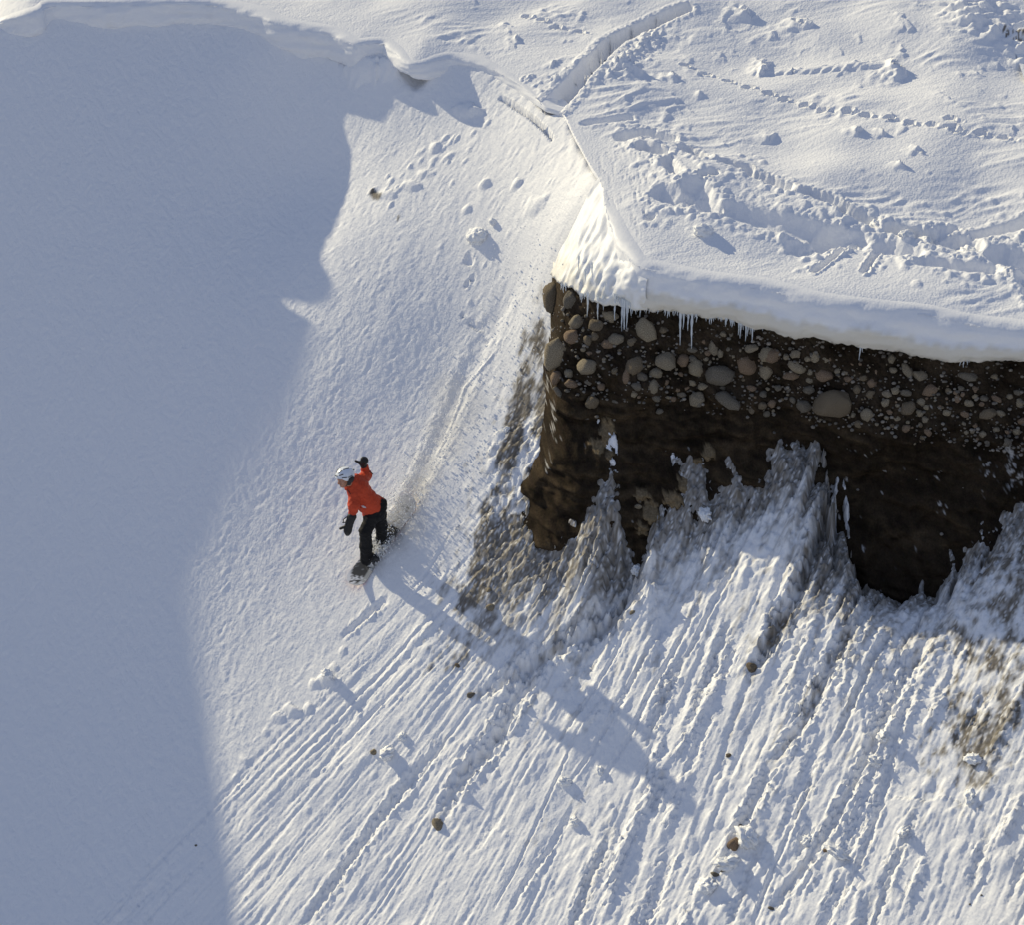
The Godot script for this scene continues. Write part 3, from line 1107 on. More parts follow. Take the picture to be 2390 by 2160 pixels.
func sculpt_plateau(d: PackedFloat32Array) -> void:
	var f := plat
	var r := RandomNumberGenerator.new()
	r.seed = 91
	for j in f.nz:
		var z := f.z0 + j * f.dz
		for i in f.nx:
			var x := f.x0 + i * f.dx
			var k := j * f.nx + i
			if d[k] > 0.3 or d[k] < -9.0:
				continue
			var inn := sstep(-0.05, -0.35, d[k])
			var w := 0.35 * noise_a.get_noise_2d(x * 0.8, z * 0.8)
			var along := x * 0.94 - z * 0.34
			var cross := x * 0.34 + z * 0.94
			var s1 := noise_r.get_noise_2d(along * 0.55 + w, cross * 2.1 + w)
			var s2 := noise_b.get_noise_2d(along * 2.2 + w * 2.0, cross * 6.5)
			var patch := sstep(-0.15, 0.45, noise_c.get_noise_2d(x * 0.35 + 7.0, z * 0.5))
			f.h[k] += inn * (0.026 * maxf(0.0, s1) * patch + 0.006 * s2 * (0.4 + patch) + 0.003 * noise_a.get_noise_2d(x * 13.0, z * 17.0))
	# wind-cut steps
	for i in 130:
		var p := on_plateau(r.randf_range(1000, 2450), r.randf_range(5, 330))
		if grid_at(base_d, p.x, p.z) > -0.5:
			continue
		var l := r.randf_range(0.10, 0.42)
		sastrugi(f, p.x, p.z, l, l * r.randf_range(0.25, 0.6), -0.25 + r.randfn() * 0.5, l * r.randf_range(0.03, 0.10))
	for s in [[2098, 165, 0.6, 0.28, -0.35, 0.14], [1470, 165, 0.5, 0.24, -0.9, 0.13], [1575, 180, 0.4, 0.16, -0.3, 0.09], [1740, 25, 0.6, 0.2, -0.5, 0.10], [1870, 45, 0.9, 0.22, -0.5, 0.08], [1785, 140, 0.35, 0.3, 0.3, 0.11], [2005, 315, 0.3, 0.14, 0.5, 0.09], [2060, 318, 0.25, 0.12, -0.3, 0.08],
		[1205, 95, 0.22, 0.12, -0.3, 0.07], [2105, 395, 0.3, 0.12, -0.5, 0.08], [2140, 365, 0.3, 0.12, -0.2, 0.06], [1800, 315, 0.4, 0.2, 0.6, 0.06], [1290, 165, 0.16, 0.1, 0.5, 0.06], [1640, 215, 0.3, 0.08, -0.5, 0.05]]:
		var p := on_plateau(s[0], s[1])
		sastrugi(f, p.x, p.z, s[2], s[3], s[4], s[5])
	# the smooth hollow and its ledge
	furrow(f, plats([[1745, 148], [1850, 152], [1950, 150], [2030, 148], [2090, 152]]), 0.10, 0.14, -0.05, 0.0, 0.4)
	# ski trench running to the lip
	furrow(f, plats([[1600, 24], [1540, 40], [1485, 62], [1435, 92], [1412, 118], [1392, 152], [1358, 188], [1318, 220], [1283, 250], [1262, 275]]), 0.11, 0.19, 0.34, 0.02, 0.05, 0.0, true)
	for i in 420:
		var t := r.randf()
		var a := Vector2(1500, 62).lerp(Vector2(1400, 185), t)
		var p := on_plateau(a.x + 14.0 + absf(r.randfn()) * 22.0, a.y + r.randfn() * 8.0)
		lump(f, p.x, p.z, r.randf_range(0.02, 0.06), r.randf_range(0.02, 0.05), r.randf_range(0, PI), r.randf_range(0.006, 0.022), 0.8)
	# a boarder's scuffed bank left of the trench and at the lip
	for i in 120:
		var p := on_plateau(r.randf_range(1170, 1300), r.randf_range(180, 260))
		if grid_at(base_d, p.x, p.z) < -0.05 and grid_at(base_d, p.x, p.z) > -0.7:
			lump(f, p.x, p.z, r.randf_range(0.02, 0.07), r.randf_range(0.02, 0.05), r.randf_range(0, PI), r.randf_range(0.006, 0.03), 0.8)
	# animal tracks
	for c in [[1747, 194], [1794, 211], [1831, 224], [1880, 239], [1921, 254], [1977, 262], [2021, 275], [2076, 286], [2122, 301], [2175, 311], [2227, 324], [2285, 329], [2342, 339], [1600, 147], [1648, 161], [1701, 178], [1265, 45], [1300, 61], [1353, 69], [1230, 33], [2215, 299], [2220, 317]]:
		var p := on_plateau(c[0], c[1])
		lump(f, p.x, p.z, 0.085, 0.06, 0.15, -0.055, 0.4, 0.016)
		lump(f, p.x + 0.12, p.z + 0.07, 0.06, 0.035, 0.2, -0.03, 0.5, 0.01)
	# deep boot tracks and trenches trodden along the terrace: from, to, half width, depth
	var trod := [[[1455, 322], [1500, 312], 0.16, 0.2], [[1520, 316], [1560, 328], 0.17, 0.2], [[1500, 352], [1545, 368], 0.15, 0.22], [[1600, 352], [1640, 374], 0.14, 0.22], [[1555, 392], [1575, 420], 0.12, 0.18], [[1545, 462], [1600, 478], 0.24, 0.2], [[1620, 452], [1655, 492], 0.24, 0.22],
		[[1515, 511], [1522, 513], 0.10, 0.10], [[1690, 388], [1745, 402], 0.13, 0.18], [[1758, 414], [1832, 444], 0.15, 0.22], [[1885, 456], [1955, 482], 0.14, 0.2], [[1966, 490], [2036, 516], 0.14, 0.22], [[1710, 500], [1935, 545], 0.25, 0.16], [[1925, 548], [2000, 556], 0.24, 0.12],
		[[2085, 528], [2155, 540], 0.16, 0.2], [[2190, 545], [2262, 560], 0.26, 0.24], [[2285, 535], [2420, 500], 0.15, 0.18], [[2345, 590], [2420, 610], 0.34, 0.26], [[2155, 614], [2315, 624], 0.18, 0.14], [[2065, 572], [2130, 586], 0.22, 0.16], [[1858, 572], [1912, 566], 0.2, 0.12], [[2395, 640], [2420, 690], 0.2, 0.2],
		[[1365, 288], [1470, 276], 0.09, 0.08], [[1640, 430], [1665, 424], 0.10, 0.12], [[2195, 528], [2230, 522], 0.10, 0.10]]
	for t in trod:
		furrow(f, plats([t[0], t[1]]), t[2] * 0.8, t[2] * 0.8, t[3] * 0.85, t[3] * 0.08, 0.13, 0.0, true)
		var len_px: float = Vector2(t[0][0], t[0][1]).distance_to(Vector2(t[1][0], t[1][1]))
		for i in int(14 + len_px * 0.30):
			var s := r.randf()
			var side := 1.0 if r.randf() < 0.75 else -1.0
			var p := on_plateau(lerpf(t[0][0], t[1][0], s) + r.randfn() * 22.0, lerpf(t[0][1], t[1][1], s) + side * (t[2] * 90.0 + absf(r.randfn()) * 18.0))
			var rad := 0.018 + 0.055 * pow(r.randf(), 2.2)
			if grid_at(base_d, p.x, p.z) < -0.4:
				lump(f, p.x, p.z, rad * 1.3, rad, r.randf_range(0, PI), rad * r.randf_range(0.2, 0.42), 0.8)
	for i in 800:
		var s := r.randf()
		var p := on_plateau(lerpf(1400, 2430, s) + r.randfn() * 30.0, lerpf(400, 600, s) + r.randfn() * 55.0)
		var rad := 0.012 + 0.03 * pow(r.randf(), 2.0)
		if grid_at(base_d, p.x, p.z) < -0.5:
			lump(f, p.x, p.z, rad * 1.3, rad, r.randf_range(0, PI), rad * r.randf_range(0.15, 0.35), 0.8)
	furrow(f, plats([[1901, 628], [1994, 557]]), 0.05, 0.05, 0.09, 0.03, 0.15, 0.0, true)
	furrow(f, plats([[2017, 633], [2048, 584]]), 0.05, 0.05, 0.07, 0.03, 0.4, 0.0, true)
	# fine scrape marks on the spur by the lip
	for i in 46:
		var u := r.randf_range(1395, 1520)
		var v := r.randf_range(330, 500)
		furrow(f, plats([[u, v], [u + r.randf_range(4, 14), v + r.randf_range(20, 60)]]), 0.014, 0.014, 0.010, 0.005, 0.5)
	# rubble heaped at the back right
	for i in 420:
		var s := r.randf()
		var p := on_plateau(lerpf(2230, 2440, s) + r.randfn() * 25.0, lerpf(20, 110, r.randf()) + (s - 0.5) * 90.0)
		var rad := 0.03 + 0.11 * pow(r.randf(), 2.0)
		lump(f, p.x, p.z, rad * 1.4, rad * 0.8, r.randf_range(-0.6, 0.6), rad * r.randf_range(0.2, 0.42), 0.8)
	for b in [[2385, 95, 0.12], [2350, 90, 0.06]]:
		var p := on_plateau(b[0], b[1])
		for j in range(int((p.z - b[2] - f.z0) / f.dz), int((p.z + b[2] - f.z0) / f.dz)):
			for i in range(int((p.x - b[2] - f.x0) / f.dx), int((p.x + b[2] - f.x0) / f.dx)):
				if noise_b.get_noise_2d(i * 0.3, j * 0.3) > 0.05:
					f.dirt[j * f.nx + i] = 0.9

# ---------------------------------------------------------------- cornice
var cornice_mat: StandardMaterial3D

func build_cornice() -> void:
	cornice_mat = snow_mat.duplicate()
	cornice_mat.roughness = 0.5
	cornice_mat.normal_scale = 0.3
	var prof := [Vector3(-0.62, -0.10, 0), Vector3(-0.42, -0.02, 0), Vector3(-0.22, 0.012, 0), Vector3(-0.07, 0.004, 0), Vector3(0.3, -0.10, 1), Vector3(0.75, -0.27, 1), Vector3(1.0, -0.50, 1), Vector3(0.95, -0.72, 1), Vector3(0.65, -0.90, 1), Vector3(0.1, -1.0, 1), Vector3(-0.15, -1.04, 2), Vector3(-0.45, -0.98, 2)]
	var fine := catmull(edge, 0.03)
	var verts := PackedVector3Array()
	var cols := PackedColorArray()
	var idx := PackedInt32Array()
	var sub := 3
	var m := (prof.size() - 1) * sub + 1
	var run := 0.0
	var n := 0
	var flat := []
	for i in fine.size():
		flat.append(Vector2(fine[i].x, fine[i].z))
	for i in fine.size():
		if i > 0:
			run += fine[i].distance_to(fine[i - 1])
		var p: Vector3 = fine[i]
		if p.x < -9.2 or p.x > 8.3:
			continue
		var a: Vector2 = flat[maxi(i - 14, 0)]
		var b: Vector2 = flat[mini(i + 14, flat.size() - 1)]
		var dir := (b - a).normalized()
		var out := Vector3(-dir.y, 0, dir.x)
		var th := table(edge_th, run)
		var ov := table(edge_ov, run)
		th *= 1.0 + 0.16 * noise_c.get_noise_1d(run * 0.9)
		ov *= 1.0 + 0.7 * noise_c.get_noise_1d(run * 0.7 + 40.0)
		var k := clampf(th / 0.3, 0.3, 1.0)
		var sag := 0.9 * sstep(-7.3, -9.8, p.x)
		for c in m:
			var q := c / sub
			var t := float(c % sub) / sub
			var o := _prof(prof, q, th, ov, k)
			if t > 0.0:
				o = o.cubic_interpolate(_prof(prof, q + 1, th, ov, k), _prof(prof, maxi(q - 1, 0), th, ov, k), _prof(prof, mini(q + 2, prof.size() - 1), th, ov, k), t)
			var low := -o.y / maxf(th, 0.05)
			var w := p + out * o.x + Vector3(0, o.y - sag, 0)
			var fold := low + 0.16 * noise_c.get_noise_2d(run * 0.55, 9.0)
			if o.x > -0.3:
				w += out * 0.035 * sstep(0.46, 0.54, fold) * sstep(1.05, 0.8, low) * clampf(th * 2.0 - 0.4, 0.0, 1.0)
				var lay := 0.030 * noise_c.get_noise_2d(run * 0.8, w.y * 5.5) + 0.013 * noise_a.get_noise_2d(run * 3.0, w.y * 16.0) + 0.009 * noise_b.get_noise_2d(run * 1.1, (w.y + 0.05 * run) * 26.0) * sstep(0.3, 0.6, low) + 0.004 * noise_b.get_noise_2d(run * 20.0, w.y * 20.0)
				w += out * lay * clampf(th * 2.0, 0.15, 1.0)
				if low > 0.85:
					w.y += 0.022 * noise_b.get_noise_2d(run * 7.0, c * 0.6) * minf(1.0, th * 2.0)
			else:
				w.y += 0.01 * noise_a.get_noise_2d(run * 1.5, o.x * 4.0)
			verts.append(w)
			# old firn at the bottom of the lip is grey and holds grit
			var band := fold + 0.03 + 0.06 * noise_a.get_noise_2d(run * 6.0, w.y * 9.0)
			var over_bank := sstep(corner_s - 0.3, corner_s + 0.8, run - 0.0)
			var old := sstep(0.50, 0.62, band) * over_bank
			var grit := sstep(0.25, 0.6, noise_b.get_noise_2d(run * 18.0, w.y * 40.0) + 1.5 * sstep(0.84, 1.06, low) - 1.0) * over_bank
			var col := Color(0.86, 0.87, 0.89).lerp(Color(0.70, 0.66, 0.57), old * 0.85)
			cols.append(col.lerp(Color(0.16, 0.13, 0.095), grit * 0.8))
		n += 1
	for i in n - 1:
		for c in m - 1:
			var k := i * m + c
			idx.append_array([k, k + m, k + 1, k + 1, k + m, k + m + 1])
	# the plastered corner where the lip meets the flank
	var tops := []
	var lows := []
	for p in [[1392, 410], [1409, 440], [1416, 480], [1428, 520], [1445, 562], [1470, 596], [1520, 617]]:
		tops.append(on_plateau(p[0], p[1]) + Vector3(0, 0.0, 0))
	for p in [[1286, 640], [1306, 660], [1332, 672], [1356, 690], [1386, 706], [1440, 716], [1512, 728]]:
		var w := on_bank(p[0], p[1])
		lows.append(w + (EYE - w).normalized() * 0.16)
	var first := verts.size()
	var cu := 60
	var cv := 36
	for a in cu + 1:
		var s := a / float(cu) * 6.0
		var i := mini(int(s), 5)
		var tp: Vector3 = tops[i].lerp(tops[i + 1], s - i)
		var lp: Vector3 = lows[i].lerp(lows[i + 1], s - i)
		for b in cv + 1:
			var t := minf(1.0, b / float(cv - 6))
			var w := tp.lerp(lp, t)
			var out := Vector3(-0.55, 0.25, 0.8)
			w += out * (0.10 * sin(t * PI) * (0.7 + 0.6 * sin(s * 1.3)) - 0.07 * (1.0 - t) + 0.06 * noise_c.get_noise_2d(s * 0.7, t * 1.8) + 0.014 * noise_b.get_noise_2d(s * 3.0, t * 5.0))
			w.y += 0.03 * t * noise_a.get_noise_1d(s * 3.0)
			if b > cv - 6:
				var u := (b - cv + 6) / 6.0
				w += Vector3(0.05, -0.04 * sin(u * PI), -0.42 * u)
			verts.append(w)
			cols.append(Color(0.86, 0.87, 0.88).lerp(Color(0.76, 0.74, 0.68), sstep(0.6, 0.95, t + 0.3 * noise_a.get_noise_2d(s * 3.0, t * 5.0))))
	for a in cu:
		for b in cv:
			var k := first + a * (cv + 1) + b
			idx.append_array([k, k + cv + 1, k + 1, k + 1, k + cv + 1, k + cv + 2])
	var o := mesh_node("snow_cornice", smooth_surface(verts, idx, cols), cornice_mat)
	o.set_meta("kind", "structure")

func _prof(prof: Array, q: int, th: float, ov: float, k: float) -> Vector3:
	var p: Vector3 = prof[mini(q, prof.size() - 1)]
	if p.z < 0.5:
		return Vector3(p.x * lerpf(0.3, 1.0, k), p.y - 0.02 * (1.0 - k), 0)
	if p.z < 1.5:
		return Vector3(p.x * ov, p.y * th, 0)
	return Vector3(p.x, p.y * th, 0)

# ---------------------------------------------------------------- gravel bank
var soil_mat: StandardMaterial3D
var stone_mats: Array = []
var stone_meshes: Array = []

func build_bank() -> void:
	soil_mat = StandardMaterial3D.new()
	soil_mat.vertex_color_use_as_albedo = true
	soil_mat.roughness = 0.95
	soil_mat.metallic_specular = 0.2
	soil_mat.uv1_triplanar = true
	soil_mat.uv1_world_triplanar = true
	soil_mat.uv1_scale = Vector3.ONE * 1.6
	soil_mat.normal_enabled = true
	soil_mat.normal_texture = noise_tex(0.05, 5, 15, 512, 8.0)
	soil_mat.normal_scale = 1.0
	var g := Gradient.new()
	g.set_color(0, Color(0.62, 0.60, 0.58))
	g.set_color(1, Color(1.0, 1.0, 1.0))
	soil_mat.albedo_texture = noise_tex(0.03, 5, 16, 512, 0.0, g)
	var x0 := -1.0
	var x1 := 8.2
	var y0 := -2.4
	var st := 0.022
	var nx := int((x1 - x0) / st) + 1
	var ny := int(5.3 / st) + 1
	var verts := PackedVector3Array()
	var cols := PackedColorArray()
	var idx := PackedInt32Array()
	verts.resize(nx * ny)
	cols.resize(nx * ny)
	# crusts of pale dry sand left standing on the dark wet face
	var crusts := []
	for c in [[1418, 1010, 0.11, 0.14], [1400, 1045, 0.15, 0.07], [1424, 1062, 0.05, 0.05], [1655, 1060, 0.10, 0.09], [1630, 1090, 0.09, 0.09], [1600, 1130, 0.13, 0.11], [1570, 1165, 0.14, 0.10], [1500, 1160, 0.11, 0.08], [1520, 1200, 0.12, 0.12], [1500, 1240, 0.09, 0.10]]:
		crusts.append([on_bank(c[0], c[1]), c[2], c[3]])
	for j in ny:
		var y := y0 + j * st
		for i in nx:
			var x := x0 + i * st
			var zl: float = table(bank_line, x)
			var down := plateau_plane(zl) - 0.55 - y
			var edge_n := 0.18 * noise_c.get_noise_1d(x * 0.9)
			var gravel := 1.0 - sstep(1.12, 1.26, down + edge_n)
			var z := bank_z(x, y)
			z -= 0.05 * (1.0 - gravel)
			var strata := noise_c.get_noise_2d(x * 0.7, y * 7.0)
			z += (1.0 - gravel) * (0.03 * strata + 0.16 * noise_c.get_noise_2d(x * 1.3 + 8.0, y * 1.7) + 0.05 * noise_r.get_noise_2d(x * 1.4, y * 2.2 + 4.0) + 0.014 * noise_r.get_noise_2d(x * 4.0, y * 6.0))
			z += gravel * (0.08 * noise_c.get_noise_2d(x * 3.0, y * 3.0) + 0.028 * noise_b.get_noise_2d(x * 14.0, y * 14.0))
			z += 0.006 * noise_b.get_noise_2d(x * 30.0, y * 30.0) + (1.0 - gravel) * 0.022 * noise_r.get_noise_2d(x * 3.0 + 20.0, y * 8.0) * sstep(-0.2, 0.3, noise_c.get_noise_2d(x * 0.9, y * 1.2 + 6.0))
			var tone := 0.5 + 0.5 * noise_c.get_noise_3d(x * 1.2 + 5.0, y * 2.4, z) + 0.25 * noise_b.get_noise_3d(x * 9.0, y * 9.0, z * 8.0)
			var col := Color(0.014, 0.011, 0.008).lerp(Color(0.062, 0.046, 0.031), clampf(tone, 0.0, 1.0))
			if gravel > 0.5:
				col = col.lerp(Color(0.095, 0.074, 0.053), clampf(0.35 + 0.9 * noise_c.get_noise_2d(x * 1.7 + 3.0, y * 2.2), 0.0, 0.8))
			else:
				var brown := sstep(-0.25, 0.35, noise_c.get_noise_2d(x * 0.9 + 1.0, y * 1.1) + 0.35 * sstep(4.2, 2.6, x) - 0.3 * sstep(4.0, 5.0, x))
				col = col.lerp(Color(0.112, 0.082, 0.051), clampf((0.25 + 0.6 * strata + 0.35 * noise_b.get_noise_2d(x * 6.0, y * 9.0)) * (0.3 + brown), 0.0, 0.9))
			var dry := 0.0
			for c in crusts:
				var q: Vector3 = c[0]
				var dx: float = (x - q.x) / c[1]
				var dy: float = (y - q.y) / c[2]
				var v := 1.0 - dx * dx - dy * dy + 0.7 * noise_b.get_noise_2d(x * 11.0, y * 11.0)
				dry = maxf(dry, sstep(0.0, 0.25, v))
			if dry > 0.0:
				z += dry * (0.05 + 0.02 * noise_b.get_noise_2d(x * 22.0, y * 22.0))
				col = col.lerp(Color(0.34, 0.265, 0.165), dry * 0.9)
			# rime and snow dust clinging to the face
			var rime := 0.9 * noise_c.get_noise_3d(x * 2.6 + 2.0, y * 2.6, z * 2.0) + 0.6 * noise_b.get_noise_3d(x * 13.0, y * 11.0, z * 9.0) + 0.35 * noise_a.get_noise_3d(x * 29.0, y * 27.0, z * 20.0)
			var bias := -1.05 + 0.6 * sstep(0.22, -0.05, x - bank_corner(y)) * sstep(2.4, 1.6, y) + 0.5 * sstep(6.0, 7.2, x + 0.4 * noise_a.get_noise_2d(x, y)) * sstep(1.7, 1.1, y) * 1.5 + 0.25 * sstep(3.6, 4.4, x) * sstep(2.1, 1.2, y)
			if rime + bias > 0.0:
				col = col.lerp(Color(0.78, 0.79, 0.80), sstep(0.0, 0.25, rime + bias) * 0.85)
				z += 0.01
			verts[j * nx + i] = Vector3(x, y, z)
			cols[j * nx + i] = col
	for j in ny - 1:
		for i in nx - 1:
			var k := j * nx + i
			if verts[k].y > plateau_plane(verts[k].z) - 0.22 or verts[k].z < -2.2 or verts[k].y > 2.42 + (verts[k].x - 0.6) * 0.35 or (verts[k].y > 1.2 and verts[k].x < bank_corner(verts[k].y) - 0.12):
				continue
			idx.append_array([k, k + nx, k + 1, k + 1, k + nx, k + nx + 1])
	var bank := mesh_node("gravel_bank", smooth_surface(verts, idx, cols), soil_mat)
	bank.set_meta("kind", "structure")
	make_stones()
	# stones one can pick out: sight point, half sizes in photo pixels, tilt in degrees
	var a := [[1035, 735, 120, 75, 45], [1190, 975, 85, 80, 0], [1615, 1085, 115, 95, -10], [1680, 1295, 120, 60, 30], [1320, 975, 55, 55, 0], [1430, 1040, 75, 75, 0], [950, 1015, 75, 80, 0], [580, 1025, 85, 80, 0], [640, 700, 75, 50, 0], [755, 630, 85, 45, 20], [485, 685, 60, 60, 0], [460, 795, 65, 65, 0], [335, 920, 105, 145, 15], [300, 480, 95, 130, 0],
		[805, 810, 70, 55, 0], [740, 850, 60, 45, 0], [615, 1300, 55, 55, 0], [450, 1160, 65, 35, 0], [430, 1080, 45, 35, 0], [330, 1110, 50, 60, 0], [350, 1230, 60, 25, 50], [1560, 875, 45, 65, -20], [1820, 1010, 90, 85, 0], [1430, 1285, 65, 60, 0], [1860, 880, 60, 35, -20], [1980, 930, 60, 70, 0], [1980, 1060, 55, 65, 0], [1000, 1100, 50, 40, 10],
		[1110, 1070, 55, 45, 0], [960, 1175, 45, 35, 20], [1095, 1180, 45, 60, 0], [1170, 740, 40, 30, 0], [1140, 1380, 32, 28, 0], [1640, 770, 28, 25, 0], [1710, 945, 45, 28, 0], [1620, 920, 25, 40, 0], [1490, 830, 25, 22, 0], [1860, 1195, 40, 28, 0], [465, 375, 45, 35, 20], [450, 500, 70, 80, 0], [810, 1310, 45, 20, 20], [575, 820, 35, 50, 0], [630, 790, 35, 40, 0],
		[600, 925, 35, 20, 0], [585, 1150, 32, 25, 0], [415, 1215, 22, 18, 0], [940, 1240, 30, 26, 0], [1190, 1150, 25, 25, 0], [1480, 1180, 40, 30, 0], [1520, 920, 28, 28, 0], [1310, 1240, 40, 28, 0], [1280, 1200, 35, 28, 0], [1250, 1280, 30, 22, 0], [1450, 1320, 30, 25, 0], [1635, 1195, 25, 20, 0], [1400, 960, 35, 28, 0], [1400, 895, 50, 25, 0], [1700, 770, 18, 25, 0], [880, 1100, 30, 60, 0]]
	var b := [[520, 1310, 165, 130, 0], [445, 1095, 80, 50, 15], [240, 1030, 85, 50, 25], [185, 1100, 70, 42, 0], [225, 930, 50, 42, 0], [40, 935, 65, 65, 0], [380, 945, 35, 50, 0], [330, 1205, 48, 38, 0], [290, 1330, 62, 50, 0], [40, 1310, 38, 40, 0], [335, 1135, 32, 30, 0], [635, 1125, 38, 25, 0], [755, 1115, 34, 28, 0], [820, 1155, 40, 35, 0], [860, 1075, 25, 35, -30],
		[1100, 1060, 70, 40, 40], [1200, 1100, 60, 45, 0], [1280, 1210, 65, 45, -35], [1580, 1100, 75, 42, 5], [1785, 1105, 30, 28, 0], [1110, 1350, 65, 65, 0], [1210, 1300, 38, 34, 0], [1090, 1230, 45, 32, 0], [1410, 1385, 38, 28, 0], [1730, 1400, 75, 45, -25], [1830, 1390, 40, 28, 0], [1495, 1280, 28, 35, 0], [1520, 1195, 28, 20, 0], [1625, 1205, 30, 25, 0],
		[1700, 1275, 35, 25, 0], [1800, 1280, 50, 28, 25], [1970, 1230, 35, 20, 0], [790, 1400, 55, 50, 0], [1290, 925, 20, 25, 0], [970, 965, 35, 40, 0], [315, 965, 28, 25, 0], [150, 950, 25, 28, 0], [550, 1060, 25, 28, 0], [1905, 1260, 28, 22, 0], [1355, 1190, 20, 22, 0], [1240, 1440, 30, 30, 0], [1630, 1260, 25, 20, 0], [1980, 1310, 35, 35, 0], [1250, 1345, 25, 22, 0], [1680, 1320, 25, 20, 0], [610, 1075, 28, 16, 0], [340, 1070, 30, 28, 0]]
	var r := RandomNumberGenerator.new()
	r.seed = 5
	var taken := []
	var count := 0
	for s in a:
		lay_stone(bank, r, 1200 + s[0] * 0.2976, 550 + s[1] * 0.2976, s[2] * 0.2976, s[3] * 0.2976, s[4], taken)
		count += 1
	for s in b:
		lay_stone(bank, r, 1790 + s[0] * 0.2976, 550 + s[1] * 0.2976, s[2] * 0.2976, s[3] * 0.2976, s[4], taken)
		count += 1
	for s in [[1490, 1183, 9, 6, 0], [1455, 1312, 7, 5, 30], [1222, 1318, 8, 6, 0], [1235, 1320, 6, 6, 0]]:
		lay_stone(bank, r, s[0], s[1], s[2], s[3], s[4], taken)
		count += 1
	# smaller cobbles between them
	var tries := 0
	while count < 300 and tries < 4000:
		tries += 1
		var u := r.randf_range(1290, 2420)
		var top := lerpf(712, 850, clampf((u - 1330) / 1060.0, 0, 1))
		var v := top + 45.0 + r.randf_range(0.0, 1.0) * 150.0
		if u > 2060:
			v += r.randf_range(-10, 40)
		var rad := 2.6 + 8.0 * pow(r.randf(), 2.4)
		var ok := true
		for q in taken:
			if Vector2(q[0] - u, q[1] - v).length() < q[2] * 0.9 + rad:
				ok = false
				break
		if not ok or noise_c.get_noise_2d(u * 0.006, v * 0.009) < -0.18:
			continue
		lay_stone(bank, r, u, v, rad * r.randf_range(1.0, 1.35), rad, r.randf_range(-40, 40), taken)
		count += 1
	# pebbles beyond counting
	var mm := MultiMesh.new()
	mm.transform_format = MultiMesh.TRANSFORM_3D
	mm.use_colors = true
	mm.mesh = stone_meshes[3]
	mm.instance_count = 1300
	for i in 1300:
		var u := r.randf_range(1285, 2440)
		var top := lerpf(706, 848, clampf((u - 1330) / 1060.0, 0, 1))
		var v := top + r.randf_range(0.02, 1.0) * 215.0
		if r.randf() < 0.025:
			v = r.randf_range(950, 1250)
		var p := on_bank(u, v)
		var rad := 0.007 + 0.02 * pow(r.randf(), 2.0)
		var bs := Basis.from_euler(Vector3(r.randf() * 6.0, r.randf() * 6.0, r.randf() * 6.0)).scaled(Vector3(rad * 1.3, rad, rad * 1.1))
		mm.set_instance_transform(i, Transform3D(bs, p + Vector3(0, 0, 0.012)))
		var tn := r.randf_range(0.08, 0.26)
		mm.set_instance_color(i, Color(tn * 1.05, tn * 0.95, tn * 0.82))
	var pm := MultiMeshInstance3D.new()
	pm.name = "pebbles"
	pm.multimesh = mm
	var pmat := StandardMaterial3D.new()
	pmat.vertex_color_use_as_albedo = true
	pmat.roughness = 0.9
	pm.material_override = pmat
	pm.set_meta("kind", "stuff")
	pm.set_meta("label", "small pebbles packed in the dark soil of the gravel bank")
	bank.add_child(pm, true)

func make_stones() -> void:
	for c in [[0.50, 0.44, 0.34], [0.36, 0.30, 0.22], [0.55, 0.48, 0.36], [0.34, 0.31, 0.26], [0.44, 0.33, 0.24]]:
		var m := StandardMaterial3D.new()
		m.albedo_color = Color(c[0], c[1], c[2]).linear_to_srgb()
		m.roughness = 0.88
		m.metallic_specular = 0.25
		m.uv1_triplanar = true
		m.uv1_world_triplanar = true
		m.uv1_scale = Vector3.ONE * 2.2
		m.normal_enabled = true
		m.normal_texture = noise_tex(0.06, 5, 41, 512, 6.0)
		m.normal_scale = 0.7
		var g := Gradient.new()
		g.set_color(0, Color(0.30, 0.28, 0.25))
		g.set_color(1, Color(1, 1, 1))
		m.albedo_texture = noise_tex(0.07, 5, 42, 512, 0.0, g)
		stone_mats.append(m)
	for v in 10:
		stone_meshes.append(stone_mesh(v, 16, 10) if v != 3 else stone_mesh(v, 7, 5))

func stone_mesh(v: int, around: int, rows: int) -> ArrayMesh:
	var verts := PackedVector3Array()
	var idx := PackedInt32Array()
	var flat_dir := []
	var r := RandomNumberGenerator.new()
	r.seed = 300 + v
	for i in 9:
		flat_dir.append([Vector3(r.randfn(), r.randfn(), r.randfn()).normalized(), r.randf_range(0.66, 0.92)])
	for j in rows + 1:
		var ph := PI * j / rows
		for i in around:
			var th := TAU * i / around
			var d := Vector3(sin(ph) * cos(th), cos(ph), sin(ph) * sin(th))
			var rad := 1.0 + 0.22 * noise_a.get_noise_3d(d.x * 1.1 + v * 7.0, d.y * 1.1, d.z * 1.1) + 0.05 * noise_b.get_noise_3d(d.x * 3.0, d.y * 3.0 + v, d.z * 3.0)
			for f in flat_dir:
				var k: float = d.dot(f[0])
				if k * rad > f[1]:
					rad = lerpf(rad, f[1] / k, 0.92)
			verts.append(d * rad)
	for j in rows:
		for i in around:
			var k := j * around + i
			var l := j * around + (i + 1) % around
			if j > 0:
				idx.append_array([k, l, k + around])
			if j < rows - 1:
				idx.append_array([l, l + around, k + around])
	return smooth_surface(verts, idx)

